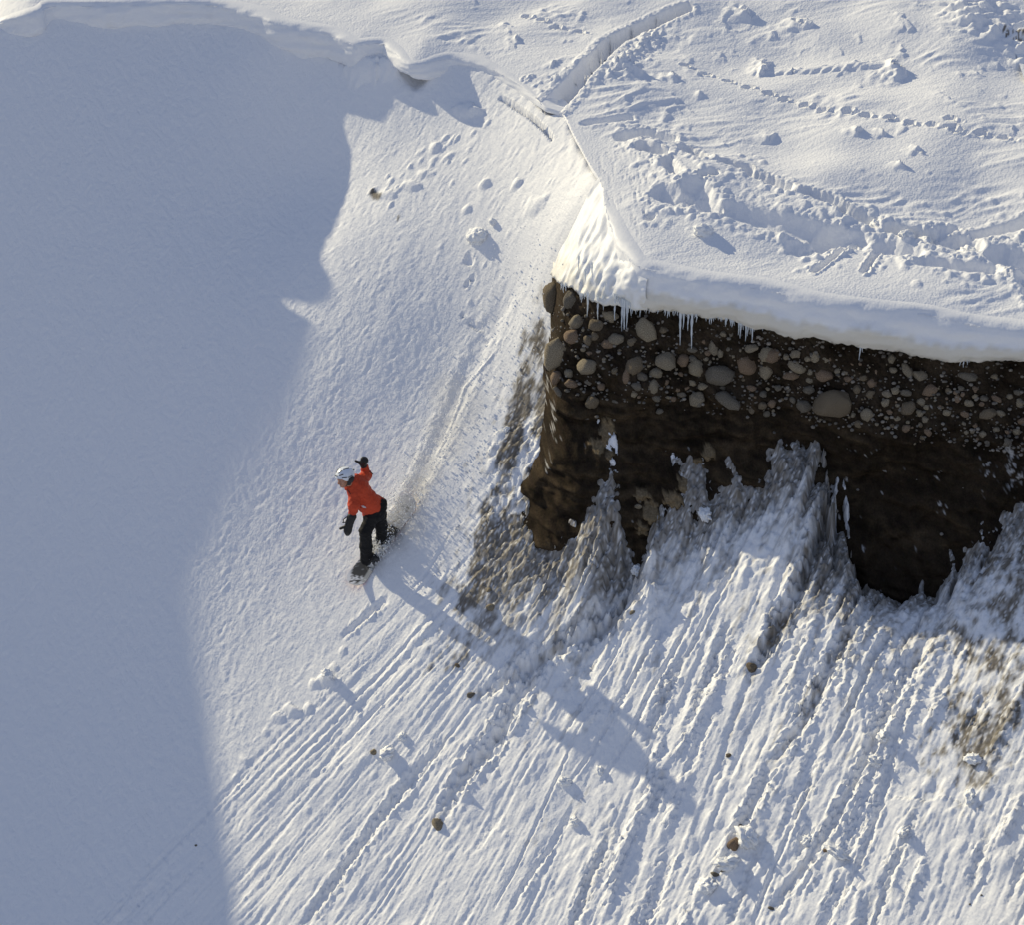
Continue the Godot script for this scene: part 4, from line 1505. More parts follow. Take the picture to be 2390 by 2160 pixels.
func lay_stone(bank: Node, r: RandomNumberGenerator, u: float, v: float, rx: float, ry: float, tilt: float, taken: Array) -> void:
	var p := on_bank(u, v)
	var px := 1.0 / 169.0
	var s := Vector3(rx * px, ry * px, 0.9 * minf(rx, ry) * px)
	var pick := r.randi_range(0, 9)
	if pick == 3:
		pick = 4
	var o := mesh_node("stone", stone_meshes[pick], stone_mats[r.randi_range(0, 4)], bank)
	var face := Basis.from_euler(Vector3(-0.35, -0.30, 0)) * Basis.from_euler(Vector3(0, 0, -deg_to_rad(tilt)))
	o.transform = Transform3D(face * Basis.from_scale(s) * Basis.from_euler(Vector3(r.randf_range(-0.3, 0.3), r.randf_range(0, TAU), r.randf_range(-0.3, 0.3))), p + Vector3(-0.28, 0.15, 0.95) * s.z * r.randf_range(-0.1, 0.35))
	taken.append([u, v, maxf(rx, ry)])


# ---------------------------------------------------------------- icicles
func cornice_front(u: float, v: float) -> Vector3:      # on the upright face just below the lip
	var d := sight(u, v)
	var lo := 26.0
	var hi := 40.0
	for i in 16:
		var t := (lo + hi) * 0.5
		var p := EYE + d * t
		var z := table(bank_line, p.x)
		if p.x < bank_line[0][0]:
			z = bank_line[0][1] + (p.x - bank_line[0][0]) * 0.36
		if p.z > z + 0.04:
			lo = t
		else:
			hi = t
	return EYE + d * ((lo + hi) * 0.5)

func build_icicles() -> void:
	var ice := StandardMaterial3D.new()
	ice.albedo_color = Color(0.86, 0.89, 0.92, 0.72)
	ice.transparency = BaseMaterial3D.TRANSPARENCY_ALPHA
	ice.roughness = 0.12
	ice.metallic_specular = 0.6
	# sight u, top v, bottom v
	var list := [[1310, 667, 676], [1315, 667, 683], [1320, 665, 679], [1372, 688, 738], [1396, 696, 746], [1408, 694, 724], [1413, 667, 679], [1436, 690, 748], [1441, 696, 712], [1446, 700, 708], [1453, 700, 773], [1458, 703, 784], [1464, 705, 767], [1468, 707, 730], [1473, 709, 738], [1476, 707, 732], [1480, 708, 724], [1484, 709, 733], [1488, 710, 727], [1495, 712, 740], [1504, 714, 727], [1515, 716, 731], [1553, 726, 737], [1562, 728, 732],
		[1354, 688, 700], [1358, 689, 706], [1364, 690, 698], [1382, 618, 650], [1366, 634, 664], [1351, 602, 632], [1589, 728, 806], [1596, 730, 768], [1607, 732, 772], [1616, 732, 814], [1626, 733, 752], [1657, 738, 756], [1665, 740, 750], [1725, 745, 782], [1730, 746, 790], [1735, 747, 770], [1742, 748, 796], [1747, 749, 784], [1752, 750, 776], [1757, 750, 799], [1762, 751, 774], [1766, 752, 768], [1775, 754, 764], [2009, 796, 840], [2014, 800, 822], [2083, 806, 820], [2242, 838, 854], [2250, 840, 858], [2258, 840, 852], [2263, 838, 846]]
	var r := RandomNumberGenerator.new()
	r.seed = 12
	for i in 60:
		var u := r.randf_range(1445, 1800)
		var v := lerpf(722, 757, (u - 1530) / 260.0) if u > 1530 else lerpf(704, 722, (u - 1445) / 85.0)
		list.append([u, v, v + 5.0 + 14.0 * pow(r.randf(), 2.0)])
	for k in list.size():
		var c = list[k]
		var top := cornice_front(c[0], c[1] - 5.0)
		var low := cornice_front(c[0], c[2])
		var length := (top.y - low.y) 
		var verts := PackedVector3Array()
		var idx := PackedInt32Array()
		var rad := 0.008 + 0.015 * minf(length / 0.45, 1.0)
		var rings := 7
		for j in rings + 1:
			var t := j / float(rings)
			var w := rad * (1.0 - 0.9 * t) * (1.0 + 0.25 * sin(t * 23.0 + k)) + 0.0012
			for i in 6:
				var th := TAU * i / 6.0
				verts.append(Vector3(cos(th) * w + 0.006 * sin(t * 5.0 + k * 2.0) * t, -length * t, sin(th) * w))
		for j in rings:
			for i in 6:
				var a := j * 6 + i
				var b := j * 6 + (i + 1) % 6
				idx.append_array([a, b, a + 6, b, b + 6, a + 6])
		var o := mesh_node("icicle" if k == 0 else "icicle_%03d" % k, smooth_surface(verts, idx), ice)
		o.position = top
		var long := length > 0.22
		tag(o, "long thin icicle hanging from the cornice over the gravel bank" if long else "short icicle in the fringe under the snow cornice", "icicle", "long icicles under the cornice" if long else "short icicles under the cornice")

# ---------------------------------------------------------------- loose blocks and rocks
func surface_y(f: Field, x: float, z: float) -> float:
	var i := clampi(int(round((x - f.x0) / f.dx)), 0, f.nx - 1)
	var j := clampi(int(round((z - f.z0) / f.dz)), 0, f.nz - 1)
	return f.h[j * f.nx + i]

func clod_mesh(seed_no: int, rough: float) -> ArrayMesh:
	var verts := PackedVector3Array()
	var idx := PackedInt32Array()
	var around := 26
	var rows := 16
	for j in rows + 1:
		var ph := PI * j / rows
		for i in around:
			var th := TAU * i / around
			var d := Vector3(sin(ph) * cos(th), cos(ph), sin(ph) * sin(th))
			var rad := 1.0 + rough * (noise_a.get_noise_3d(d.x * 1.6 + seed_no * 5.0, d.y * 1.6, d.z * 1.6) + 0.5 * noise_b.get_noise_3d(d.x * 4.0, d.y * 4.0 + seed_no, d.z * 4.0) + 0.25 * noise_b.get_noise_3d(d.x * 9.0, d.y * 9.0, d.z * 9.0 + seed_no))
			verts.append(d * rad)
	for j in rows:
		for i in around:
			var k := j * around + i
			var l := j * around + (i + 1) % around
			if j > 0:
				idx.append_array([k, l, k + around])
			if j < rows - 1:
				idx.append_array([l, l + around, k + around])
	return smooth_surface(verts, idx)

func rough_stone(k: int) -> ArrayMesh:
	return stone_mesh(60 + k, 16, 10)

func build_loose_things() -> void:
	# rocks on the apron: sight point, half sizes px, tilt, mat, label
	var rocks := [
		[1022, 1926, 16, 22, -25, 2, "grey brown cobble at the end of the widest furrow in the apron"],
		[1712, 1975, 17, 22, 20, 4, "ochre rock with a pale top caught in dirty snow clods"],
		[1752, 1556, 17, 15, 10, 1, "dark angular rock at the end of a soil-stained chute"],
		[1098, 1626, 14, 9, -20, 3, "dark flat stone at the tip of a short brown furrow"],
		[1476, 1445, 10, 6, -30, 0, "small flat stone on smooth snow below the sand face"],
		[872, 1758, 11, 10, 40, 2, "rounded tan clod beside a heap of slid snow"],
		[458, 1974, 5, 4, 0, 3, "tiny dark pebble at the shade line on the smooth slope"],
		[1700, 1765, 8, 7, 0, 1, "small brown rock resting between two snow ridges"],
		[1728, 1924, 8, 6, 20, 1, "small dark rock at the foot of a rounded snow trough"],
		[1690, 2030, 15, 9, -30, 1, "lower brown lump in the band of dirty snow clods"],
		[1668, 2045, 12, 7, 10, 3, "dark soil lump under the band of dirty snow clods"],
		[1800, 2118, 9, 5, 15, 3, "black stone at the lower end of a long straight furrow"],
		[2291, 2088, 4, 3, 0, 3, "tiny black chip on the smooth snow below the stained patch"],
		[2263, 2110, 3, 3, 0, 3, "tiny grey chip on smooth snow beside a black chip"],
		[1925, 1988, 7, 6, 0, 4, "rust coloured pebble beside a wide blue-shaded hollow"],
		[1145, 1420, 14, 12, 0, 2, "tan clod lodged on the snow rim below the gravel corner"],
		[1142, 1385, 9, 8, 0, 2, "pale cobble half sunk in soiled snow below the gravel corner"],
		[1068, 1555, 9, 7, 30, 1, "brown clod in a narrow soiled rill"],
	]
	for k in rocks.size():
		var c = rocks[k]
		var p := on_slope(c[0], c[1])
		p.y = surface_y(slope, p.x, p.z)
		var o := mesh_node("rock" if k == 0 else "rock_%03d" % k, rough_stone(k), stone_mats[c[5]])
		var s := Vector3(c[2], c[3], minf(c[2], c[3])) / 165.0 * 0.78
		o.transform = Transform3D(Basis.from_euler(Vector3(-0.5, -0.2, -deg_to_rad(c[4]))) * Basis.from_scale(s) * Basis.from_euler(Vector3(k * 1.3, k * 0.7, k * 2.1)), p + Vector3(0, s.z * 0.12, 0))
		tag(o, c[6], "rock")
	# blocks and clods of snow
	var blocks := [
		[1113, 556, 26, 17, 14, 0, "big broken snow block on the bright slope with a long blue shadow"],
		[1150, 520, 9, 8, 7, 0, "small snow lump just up the slope from the big broken block"],
		[1640, 548, 22, 12, 15, 1, "pointed snow block on the trodden terrace above the cornice"],
		[2045, 512, 15, 11, 12, 1, "bright wedge of snow where the trodden trenches cross"],
		[2262, 560, 22, 22, 18, 1, "rounded white snow block beside the deepest trodden pit"],
		[1655, 430, 8, 6, 7, 1, "small cube of snow on the rim of a boot pit"],
		[2115, 545, 24, 12, 12, 1, "slab of crusted snow tipped against a trodden trench"],
		[2160, 548, 20, 12, 12, 1, "smaller slab of crusted snow beside the tipped slab"],
		[1183, 1005, 9, 6, 5, 0, "white snow chunk on the soiled strip beside the gravel corner"],
		[765, 1594, 13, 10, 10, 0, "clump of slid snow casting a pointed shadow below the snowboard track"],
		[905, 1762, 24, 14, 13, 0, "heap of slid snow with dirt on its upper edge"],
		[940, 1722, 10, 8, 8, 0, "small tan-topped snow clod above the heap of slid snow"],
		[1210, 1662, 14, 10, 9, 0, "snow clod perched on the bank of the widest furrow"],
		[1318, 1830, 14, 9, 9, 0, "snow clod with a dirty crown at a rill's lower end"],
		[1340, 1920, 12, 9, 9, 0, "lone snow ball casting a small blue shadow on the open apron"],
		[1400, 1800, 7, 9, 7, 0, "narrow snow clod standing on the lip of a rill"],
		[1745, 1960, 28, 20, 16, 0, "large lumpy snow clod behind the ochre rock"],
		[1700, 2020, 26, 16, 14, 0, "snow clod with brown lumps at its foot"],
		[1650, 2075, 22, 14, 12, 0, "lowest snow clod in the band below the ochre rock"],
		[1885, 1960, 13, 10, 9, 0, "rounded snow ball on the open apron beside a long straight furrow"],
		[1950, 2000, 26, 14, 9, 0, "wide low snow slab beside the rust coloured pebble"],
		[2110, 1945, 20, 9, 8, 0, "flat snow slab with a beige soiled top"],
		[2270, 1770, 16, 10, 9, 0, "snow lump at the lower end of the stained patch"],
		[2265, 1860, 18, 10, 9, 0, "soiled snow lump further down from the stained patch"],
		[2045, 1775, 16, 12, 10, 0, "round snow clod in the middle of the ridged chutes"],
		[2060, 1720, 18, 10, 10, 0, "wrinkled snow clod uphill of the round clod in the chutes"],
		[1485, 1325, 10, 10, 9, 0, "snow knob at the mouth of the dark gap in the apron"],
		[1645, 1215, 17, 12, 12, 0, "smooth snow knob at the crest of the apron under the sand face"],
	]
	for k in blocks.size():
		var c = blocks[k]
		var f: Field = plat if c[5] == 1 else slope
		var p := on_plateau(c[0], c[1]) if c[5] == 1 else on_slope(c[0], c[1])
		p.y = surface_y(f, p.x, p.z)
		var o := mesh_node("snow_block" if k == 0 else "snow_block_%03d" % k, clod_mesh(k, 0.42 if k > 8 else 0.30), snow_plain)
		var s := Vector3(c[2], c[4], c[3] * 1.2) / 165.0
		o.transform = Transform3D(Basis.from_euler(Vector3(0.45 if c[5] == 0 else 0.0, k * 1.7, 0.25)) * Basis.from_scale(s), p + Vector3(0, s.y * 0.35, 0))
		tag(o, c[6], "snow block")

# ---------------------------------------------------------------- snowboarder
# smooth union of tapered capsules on a grid, meshed as surface nets
func blend_mesh(bones: Array, cell: float, k: float, ruffle := 0.0, ruffle_f := 10.0) -> ArrayMesh:
	var lo := Vector3.ONE * 1e9
	var hi := Vector3.ONE * -1e9
	for b in bones:
		var rm: float = maxf(b[2], b[3]) + cell * 3.0
		for p in [b[0], b[1]]:
			lo = lo.min(p - Vector3.ONE * rm)
			hi = hi.max(p + Vector3.ONE * rm)
	var n := Vector3i(((hi - lo) / cell).ceil()) + Vector3i.ONE
	var g := PackedFloat32Array()
	g.resize(n.x * n.y * n.z)
	g.fill(1.0)
	var sx := 1
	var sy := n.x
	var sz := n.x * n.y
	for b in bones:
		var p0: Vector3 = b[0]
		var p1: Vector3 = b[1]
		var r0: float = b[2]
		var r1: float = b[3]
		var rm := maxf(r0, r1) + k + cell * 2.0
		var a := Vector3i(((p0.min(p1) - Vector3.ONE * rm - lo) / cell).floor()).clamp(Vector3i.ZERO, n - Vector3i.ONE)
		var c := Vector3i(((p0.max(p1) + Vector3.ONE * rm - lo) / cell).ceil()).clamp(Vector3i.ZERO, n - Vector3i.ONE)
		var e := p1 - p0
		var l2 := maxf(e.length_squared(), 1e-9)
		for z in range(a.z, c.z + 1):
			for y in range(a.y, c.y + 1):
				for x in range(a.x, c.x + 1):
					var p := lo + Vector3(x, y, z) * cell
					var t := clampf((p - p0).dot(e) / l2, 0.0, 1.0)
					var d := (p - p0 - e * t).length() - lerpf(r0, r1, t)
					var q := z * sz + y * sy + x
					var o := g[q]
					var h := maxf(k - absf(o - d), 0.0) / k
					g[q] = minf(o, d) - h * h * k * 0.25
	if ruffle > 0.0:
		for z in n.z:
			for y in n.y:
				for x in n.x:
					var q := z * sz + y * sy + x
					if absf(g[q]) < cell * 3.0:
						var p := lo + Vector3(x, y, z) * cell
						g[q] += ruffle * (noise_r.get_noise_3d(p.x * ruffle_f, p.y * ruffle_f * 1.6, p.z * ruffle_f) * 0.7 + noise_a.get_noise_3d(p.x * ruffle_f * 2.0, p.y * ruffle_f * 2.0, p.z * ruffle_f * 2.0) * 0.5)
	var id := PackedInt32Array()
	id.resize(g.size())
	id.fill(-1)
	var verts := PackedVector3Array()
	var norms := PackedVector3Array()
	var off := [0, sx, sy, sx + sy, sz, sx + sz, sy + sz, sx + sy + sz]
	for z in n.z - 1:
		for y in n.y - 1:
			for x in n.x - 1:
				var q := z * sz + y * sy + x
				var v0 := g[q]
				var inside := 0
				for o in off:
					if g[q + o] < 0.0:
						inside += 1
				if inside == 0 or inside == 8:
					continue
				var sum := Vector3.ZERO
				var cnt := 0
				for i in 8:
					for ax in [1, 2, 4]:
						if i & ax:
							continue
						var va := g[q + off[i]]
						var vb := g[q + off[i | ax]]
						if (va < 0.0) != (vb < 0.0):
							var t := va / (va - vb)
							var c := Vector3(i & 1, (i >> 1) & 1, (i >> 2) & 1)
							c += Vector3(1 if ax == 1 else 0, 1 if ax == 2 else 0, 1 if ax == 4 else 0) * t
							sum += c
							cnt += 1
				id[q] = verts.size()
				verts.append(lo + (Vector3(x, y, z) + sum / cnt) * cell)
				norms.append(Vector3(g[q + sx] - v0 + g[q + sx + sy + sz] - g[q + sy + sz], g[q + sy] - v0 + g[q + sx + sy + sz] - g[q + sx + sz], g[q + sz] - v0 + g[q + sx + sy + sz] - g[q + sx + sy]).normalized())
	var idx := PackedInt32Array()
	for z in range(1, n.z - 1):
		for y in range(1, n.y - 1):
			for x in range(1, n.x - 1):
				var q := z * sz + y * sy + x
				var a := g[q] < 0.0
				for ax in 3:
					var s0: int = [sx, sy, sz][ax]
					var s1: int = [sy, sz, sx][ax]
					var s2: int = [sz, sx, sy][ax]
					if a == (g[q + s0] < 0.0):
						continue
					var i0 := id[q]
					var i1 := id[q - s1]
					var i2 := id[q - s1 - s2]
					var i3 := id[q - s2]
					if i0 < 0 or i1 < 0 or i2 < 0 or i3 < 0:
						continue
					if a:
						idx.append_array([i0, i3, i1, i1, i3, i2])
					else:
						idx.append_array([i0, i1, i3, i1, i2, i3])
	return surface(verts, norms, idx)

var rider_z := 0.0
func joint(x: float, y: float, near: float) -> Vector3:      # figure survey sheet: 1 unit is about 1.2 mm
	var d := sight(700.0 + x * 0.2031, 1030.0 + y * 0.2031)
	var t := (EYE.z - rider_z) / -d.z
	return EYE + d * (t - near)

func bone(a: Vector3, b: Vector3, r0: float, r1: float) -> Array:
	return [a, b, r0, r1]

func plain(c: Color, rough: float, spec := 0.4) -> StandardMaterial3D:
	var m := StandardMaterial3D.new()
	m.albedo_color = c.linear_to_srgb()
	m.roughness = rough
	m.metallic_specular = spec
	return m

func build_snowboarder() -> void:
	var front := on_slope(852, 1328)
	rider_z = front.z
	var nose := on_slope(825, 1367)
	var upper := on_slope(925, 1222)
	var along := (nose - upper).normalized()
	var nrm := Vector3(-0.42, 1.0, 0.62).normalized()
	nrm = (nrm - along * nrm.dot(along)).normalized()
	nrm = nrm.rotated(along, -0.16)
	var side := along.cross(nrm).normalized()
	# ---- board
	var board := Node3D.new()
	board.name = "snowboard"
	add_child(board)
	var mid := nose - along * 0.74 + nrm * 0.035
	board.transform = Transform3D(Basis(side, nrm, -along), mid)
	tag(board, "dark snowboard dusted with snow under the rider in the orange jacket", "snowboard")
	var deck_mat := StandardMaterial3D.new()
	deck_mat.vertex_color_use_as_albedo = true
	deck_mat.roughness = 0.55
	var base_mat := plain(Color(0.42, 0.07, 0.04), 0.4)
	var dv := PackedVector3Array()
	var dc := PackedColorArray()
	var di := PackedInt32Array()
	var bv := PackedVector3Array()
	var bi := PackedInt32Array()
	var ns := 72
	var nw := 13
	for i in ns + 1:
		var s := -0.76 + 1.52 * i / ns
		var e := maxf(0.0, absf(s) - 0.60) / 0.16
		var w := (0.122 + 0.024 * pow(s / 0.6, 2.0) * (1.0 if absf(s) < 0.6 else 1.0 / pow(s / 0.6, 2.0))) * sqrt(maxf(0.0, 1.0 - e * e)) + 0.002
		var lift := 0.10 * pow(maxf(0.0, absf(s) - 0.52) / 0.24, 2.0)
		for k in nw:
			var u := -1.0 + 2.0 * k / (nw - 1)
			dv.append(Vector3(u * w, lift + 0.006, s))
			var snow := noise_c.get_noise_2d(s * 5.0 + 3.0, u * 1.4) + 0.6 * noise_b.get_noise_2d(s * 22.0, u * 4.0) + 0.55 * sstep(0.35, 0.9, u) + 0.9 * sstep(-0.5, -0.74, s) + 1.3 * sstep(0.0, 0.35, s) - 0.3
			var c := Color(0.05, 0.05, 0.048)
			if u < -0.62:
				c = Color(0.42, 0.42, 0.40)
			dc.append(c.lerp(Color(0.84, 0.85, 0.87), sstep(0.25, 0.6, snow)))
			bv.append(Vector3(u * w, lift - 0.006, s))
	for i in ns:
		for k in nw - 1:
			var q := i * nw + k
			di.append_array([q, q + 1, q + nw, q + 1, q + nw + 1, q + nw])
			bi.append_array([q, q + nw, q + 1, q + 1, q + nw, q + nw + 1])
	mesh_node("deck", smooth_surface(dv, di, dc), deck_mat, board)
	mesh_node("base", smooth_surface(bv, bi), base_mat, board)
	# metal edge all round closes deck and base
	var ev := PackedVector3Array()
	var ei := PackedInt32Array()
	for i in ns + 1:
		for k in [0, nw - 1]:
			ev.append(dv[i * nw + k])
			ev.append(bv[i * nw + k])
	for i in ns:
		var q := i * 4
		ei.append_array([q, q + 1, q + 4, q + 1, q + 5, q + 4, q + 2, q + 6, q + 3, q + 3, q + 6, q + 7])
	mesh_node("edge", smooth_surface(ev, ei), plain(Color(0.35, 0.35, 0.36), 0.35, 0.6), board)
	var black := plain(Color(0.018, 0.018, 0.019), 0.7)
	var feet := []
	for s in [-0.27, 0.19]:
		var bind := mesh_node("binding", _binding_mesh(), plain(Color(0.05, 0.05, 0.05), 0.5), board)
		bind.position = Vector3(0, 0.006, s)
		bind.rotation.y = -0.25 if s < 0 else 0.1
		for k in 2:
			var st := mesh_node("strap", _strap_mesh(), plain(Color(0.12, 0.12, 0.115), 0.5), bind)
			st.position = Vector3(-0.01 + 0.09 * k, 0.0, 0)
			if k == 1:
				st.scale = Vector3(1, 0.72, 1)
		feet.append(board.transform * Vector3(0.0, 0.02, s))
	# ---- figure
	var me := Node3D.new()
	me.name = "person"
	add_child(me)
	me.position = front
	tag(me, "snowboarder in orange-red jacket, black trousers and white helmet, crouching with one mitten raised", "person")
	var jacket_mat := plain(Color(0.52, 0.060, 0.022), 0.62, 0.35)
	var pants_mat := plain(Color(0.012, 0.012, 0.013), 0.75, 0.3)
	var skin := plain(Color(0.42, 0.22, 0.15), 0.55)
	skin.subsurf_scatter_enabled = true
	skin.subsurf_scatter_strength = 0.15
	# joints
	var neck := joint(600, 490, 0.22)
	var chest := joint(668, 545, 0.16)
	var belly := joint(770, 690, 0.10)
	var hips := joint(862, 800, 0.04)
	var sh_f := joint(625, 600, 0.28)
	var el_f := joint(618, 740, 0.40)
	var wr_f := joint(600, 860, 0.44)
	var sh_b := joint(712, 455, 0.02)
	var el_b := joint(765, 395, -0.16)
	var wr_b := joint(742, 290, -0.14)
	var hip_f := joint(838, 850, 0.12)
	var hip_b := joint(905, 845, -0.06)
	var kn_f := joint(757, 1040, 0.20)
	var kn_b := joint(935, 985, -0.06)
	var an_f: Vector3 = feet[0] + nrm * 0.13
	var an_b: Vector3 = feet[1] + nrm * 0.12
	an_f = joint(762, 1372, (EYE - an_f).length() * 0.0 + depth_of(an_f))
	an_b = joint(940, 1165, depth_of(an_b))
	var head := joint(522, 425, 0.30)
	# the body itself, one skin from head to feet, under the clothes
	var inner := [bone(chest, belly, 0.12, 0.11), bone(belly, hips, 0.11, 0.12), bone(neck, chest, 0.055, 0.10), bone(chest, sh_f, 0.10, 0.06), bone(chest, sh_b, 0.10, 0.06), bone(sh_f, el_f, 0.052, 0.042), bone(el_f, wr_f, 0.04, 0.032), bone(sh_b, el_b, 0.052, 0.042), bone(el_b, wr_b, 0.04, 0.032),
		bone(hips, hip_f, 0.11, 0.085), bone(hips, hip_b, 0.11, 0.085), bone(hip_f, kn_f, 0.08, 0.055), bone(kn_f, an_f, 0.055, 0.042), bone(hip_b, kn_b, 0.08, 0.055), bone(kn_b, an_b, 0.055, 0.042), bone(neck, head, 0.055, 0.06)]
	# hands inside the mittens
	var hf := joint(560, 985, 0.45)
	var hb := joint(735, 235, -0.12)
	inner.append(bone(wr_f, hf, 0.03, 0.036))
	inner.append(bone(wr_b, hb, 0.03, 0.036))
	var right := Vector3.RIGHT
	var cam_up := Vector3(0, 0.866, -0.5)
	var toward := Vector3(0, 0.5, 0.866)
	var fwd := (-right * 0.80 - cam_up * 0.34 + toward * 0.42).normalized()
	var up := (cam_up * 0.90 - right * 0.22 + toward * 0.36)
	up = (up - fwd * up.dot(fwd)).normalized()
	var lat := up.cross(fwd).normalized()
	var b0 := mesh_node("body", blend_mesh(inner, 0.02, 0.03), skin, me)
	b0.global_position = Vector3.ZERO
	# head with its face on a finer grid
	var hb_list := [bone(head + up * 0.02 - fwd * 0.02, head + up * 0.03 + fwd * 0.015, 0.094, 0.090), bone(head - up * 0.02 + fwd * 0.03, head - up * 0.085 + fwd * 0.058, 0.066, 0.040), bone(head - up * 0.088 + fwd * 0.07, head - up * 0.088 + fwd * 0.074, 0.026, 0.024),
		bone(head - up * 0.005 + fwd * 0.096, head - up * 0.04 + fwd * 0.116, 0.012, 0.016), bone(head - up * 0.066 + fwd * 0.092 - lat * 0.016, head - up * 0.066 + fwd * 0.092 + lat * 0.016, 0.010, 0.010), bone(head + up * 0.012 + fwd * 0.088 - lat * 0.04, head + up * 0.012 + fwd * 0.088 + lat * 0.04, 0.016, 0.016), bone(head - up * 0.06, neck, 0.056, 0.058)]
	for s in [-1.0, 1.0]:
		hb_list.append(bone(head - up * 0.02 + fwd * 0.07 + lat * 0.042 * s, head - up * 0.045 + fwd * 0.06 + lat * 0.04 * s, 0.028, 0.026))
		hb_list.append(bone(head + up * 0.0 + lat * 0.088 * s, head - up * 0.035 + lat * 0.086 * s, 0.016, 0.012))
	mesh_node("head", blend_mesh(hb_list, 0.0065, 0.018), skin, me).global_position = Vector3.ZERO
	for s in [-1.0, 1.0]:
		var ball := SphereMesh.new()
		ball.radius = 0.011
		ball.height = 0.022
		ball.radial_segments = 12
		ball.rings = 6
		mesh_node("eye", ball, plain(Color(0.03, 0.025, 0.02), 0.2), me).global_position = head - up * 0.006 + fwd * 0.092 + lat * 0.032 * s
	var lips := mesh_node("mouth", blend_mesh([bone(head - up * 0.0665 + fwd * 0.0985 - lat * 0.018, head - up * 0.0665 + fwd * 0.0985 + lat * 0.018, 0.0065, 0.0065)], 0.004, 0.004), plain(Color(0.30, 0.10, 0.08), 0.5), me)
	lips.global_position = Vector3.ZERO
	# jacket
	var jb := [bone(neck, chest, 0.085, 0.145), bone(chest, belly, 0.150, 0.160), bone(belly, hips, 0.160, 0.150), bone(chest, sh_f, 0.13, 0.088), bone(sh_f, el_f, 0.085, 0.078), bone(el_f, wr_f, 0.076, 0.058), bone(chest, sh_b, 0.13, 0.085), bone(sh_b, el_b, 0.082, 0.072), bone(el_b, wr_b, 0.070, 0.056),
		bone(joint(905, 700, 0.02), joint(790, 848, 0.10), 0.085, 0.085), bone(joint(560, 535, 0.27), neck, 0.062, 0.07), bone(joint(648, 425, 0.10), joint(612, 455, 0.18), 0.060, 0.068)]
	var jk := mesh_node("jacket", blend_mesh(jb, 0.0125, 0.045, 0.012, 7.0), jacket_mat, me)
	jk.global_position = Vector3.ZERO
	jk.set_meta("label", "orange-red hooded shell jacket")
	# chest emblem, a small pale bird-like patch near the hem
	var at := nearest_vertex(jk.mesh, 700 + 725 * 0.2031, 1030 + 768 * 0.2031)
	var em := mesh_node("emblem", _emblem_mesh(), plain(Color(0.75, 0.76, 0.78), 0.6), jk)
	var eb := Basis.looking_at(-(toward * 0.9 - right * 0.25 + cam_up * 0.1).normalized(), cam_up)
	em.global_transform = Transform3D(eb * Basis.from_euler(Vector3(0, 0, -0.3)), at + toward * 0.008)
	var zip := blend_mesh([bone(joint(548, 560, 0.36), joint(600, 640, 0.38), 0.006, 0.006), bone(joint(600, 640, 0.38), joint(640, 720, 0.30), 0.006, 0.006)], 0.006, 0.006)
	mesh_node("zip", zip, black, jk).global_position = Vector3.ZERO
	for seam in [[[905, 640, 0.16], [800, 760, 0.27]], [[690, 520, 0.33], [770, 600, 0.30]]]:
		var a := nearest_vertex(jk.mesh, 700 + seam[0][0] * 0.2031, 1030 + seam[0][1] * 0.2031)
		var b := nearest_vertex(jk.mesh, 700 + seam[1][0] * 0.2031, 1030 + seam[1][1] * 0.2031)
		if a != Vector3.ZERO and b != Vector3.ZERO:
			mesh_node("pocket_zip", blend_mesh([bone(a.lerp(b, 0.25), a.lerp(b, 0.75), 0.007, 0.007)], 0.006, 0.006), black, jk).global_position = Vector3.ZERO
	mesh_node("drawcord", blend_mesh([bone(joint(800, 352, -0.05), joint(825, 366, -0.04), 0.006, 0.006), bone(joint(825, 366, -0.04), joint(840, 384, -0.04), 0.006, 0.007)], 0.005, 0.005), black, jk).global_position = Vector3.ZERO
	# trousers
	var tb := [bone(joint(905, 735, 0.02), hips, 0.125, 0.145), bone(hips, hip_f, 0.145, 0.118), bone(hips, hip_b, 0.14, 0.115), bone(hip_f, kn_f, 0.112, 0.090), bone(kn_f, kn_f.lerp(an_f, 0.5), 0.088, 0.090), bone(kn_f.lerp(an_f, 0.5), an_f, 0.092, 0.082), bone(hip_b, kn_b, 0.110, 0.085), bone(kn_b, an_b, 0.082, 0.082)]
	mesh_node("trousers", blend_mesh(tb, 0.0125, 0.04, 0.013, 6.0), pants_mat, me).global_position = Vector3.ZERO
	# boots
	for k in 2:
		var f: Vector3 = feet[k]
		var an: Vector3 = [an_f, an_b][k]
		var boot := mesh_node("boot", blend_mesh([bone(f - side * 0.10 + nrm * 0.055, f + side * 0.12 + nrm * 0.045, 0.052, 0.048), bone(f - side * 0.06 + nrm * 0.07, an, 0.062, 0.07)], 0.011, 0.03), plain(Color(0.022, 0.022, 0.022), 0.6), me)
		boot.global_position = Vector3.ZERO
		mesh_node("lace_guard", blend_mesh([bone(f + side * 0.02 + nrm * 0.10, f + side * 0.09 + nrm * 0.085, 0.014, 0.012)], 0.006, 0.01), plain(Color(0.25, 0.25, 0.24), 0.5), boot).global_position = Vector3.ZERO
	# mittens
	var glove := plain(Color(0.016, 0.016, 0.016), 0.55)
	var m1 := blend_mesh([bone(joint(598, 872, 0.45), joint(575, 930, 0.46), 0.066, 0.056), bone(joint(572, 940, 0.46), joint(552, 1035, 0.47), 0.058, 0.056), bone(joint(560, 960, 0.47), joint(530, 985, 0.49), 0.04, 0.024), bone(joint(530, 985, 0.49), joint(466, 1008, 0.50), 0.024, 0.019), bone(joint(545, 1030, 0.47), joint(548, 1062, 0.46), 0.050, 0.040)], 0.009, 0.016)
	mesh_node("mitten", m1, glove, me).global_position = Vector3.ZERO
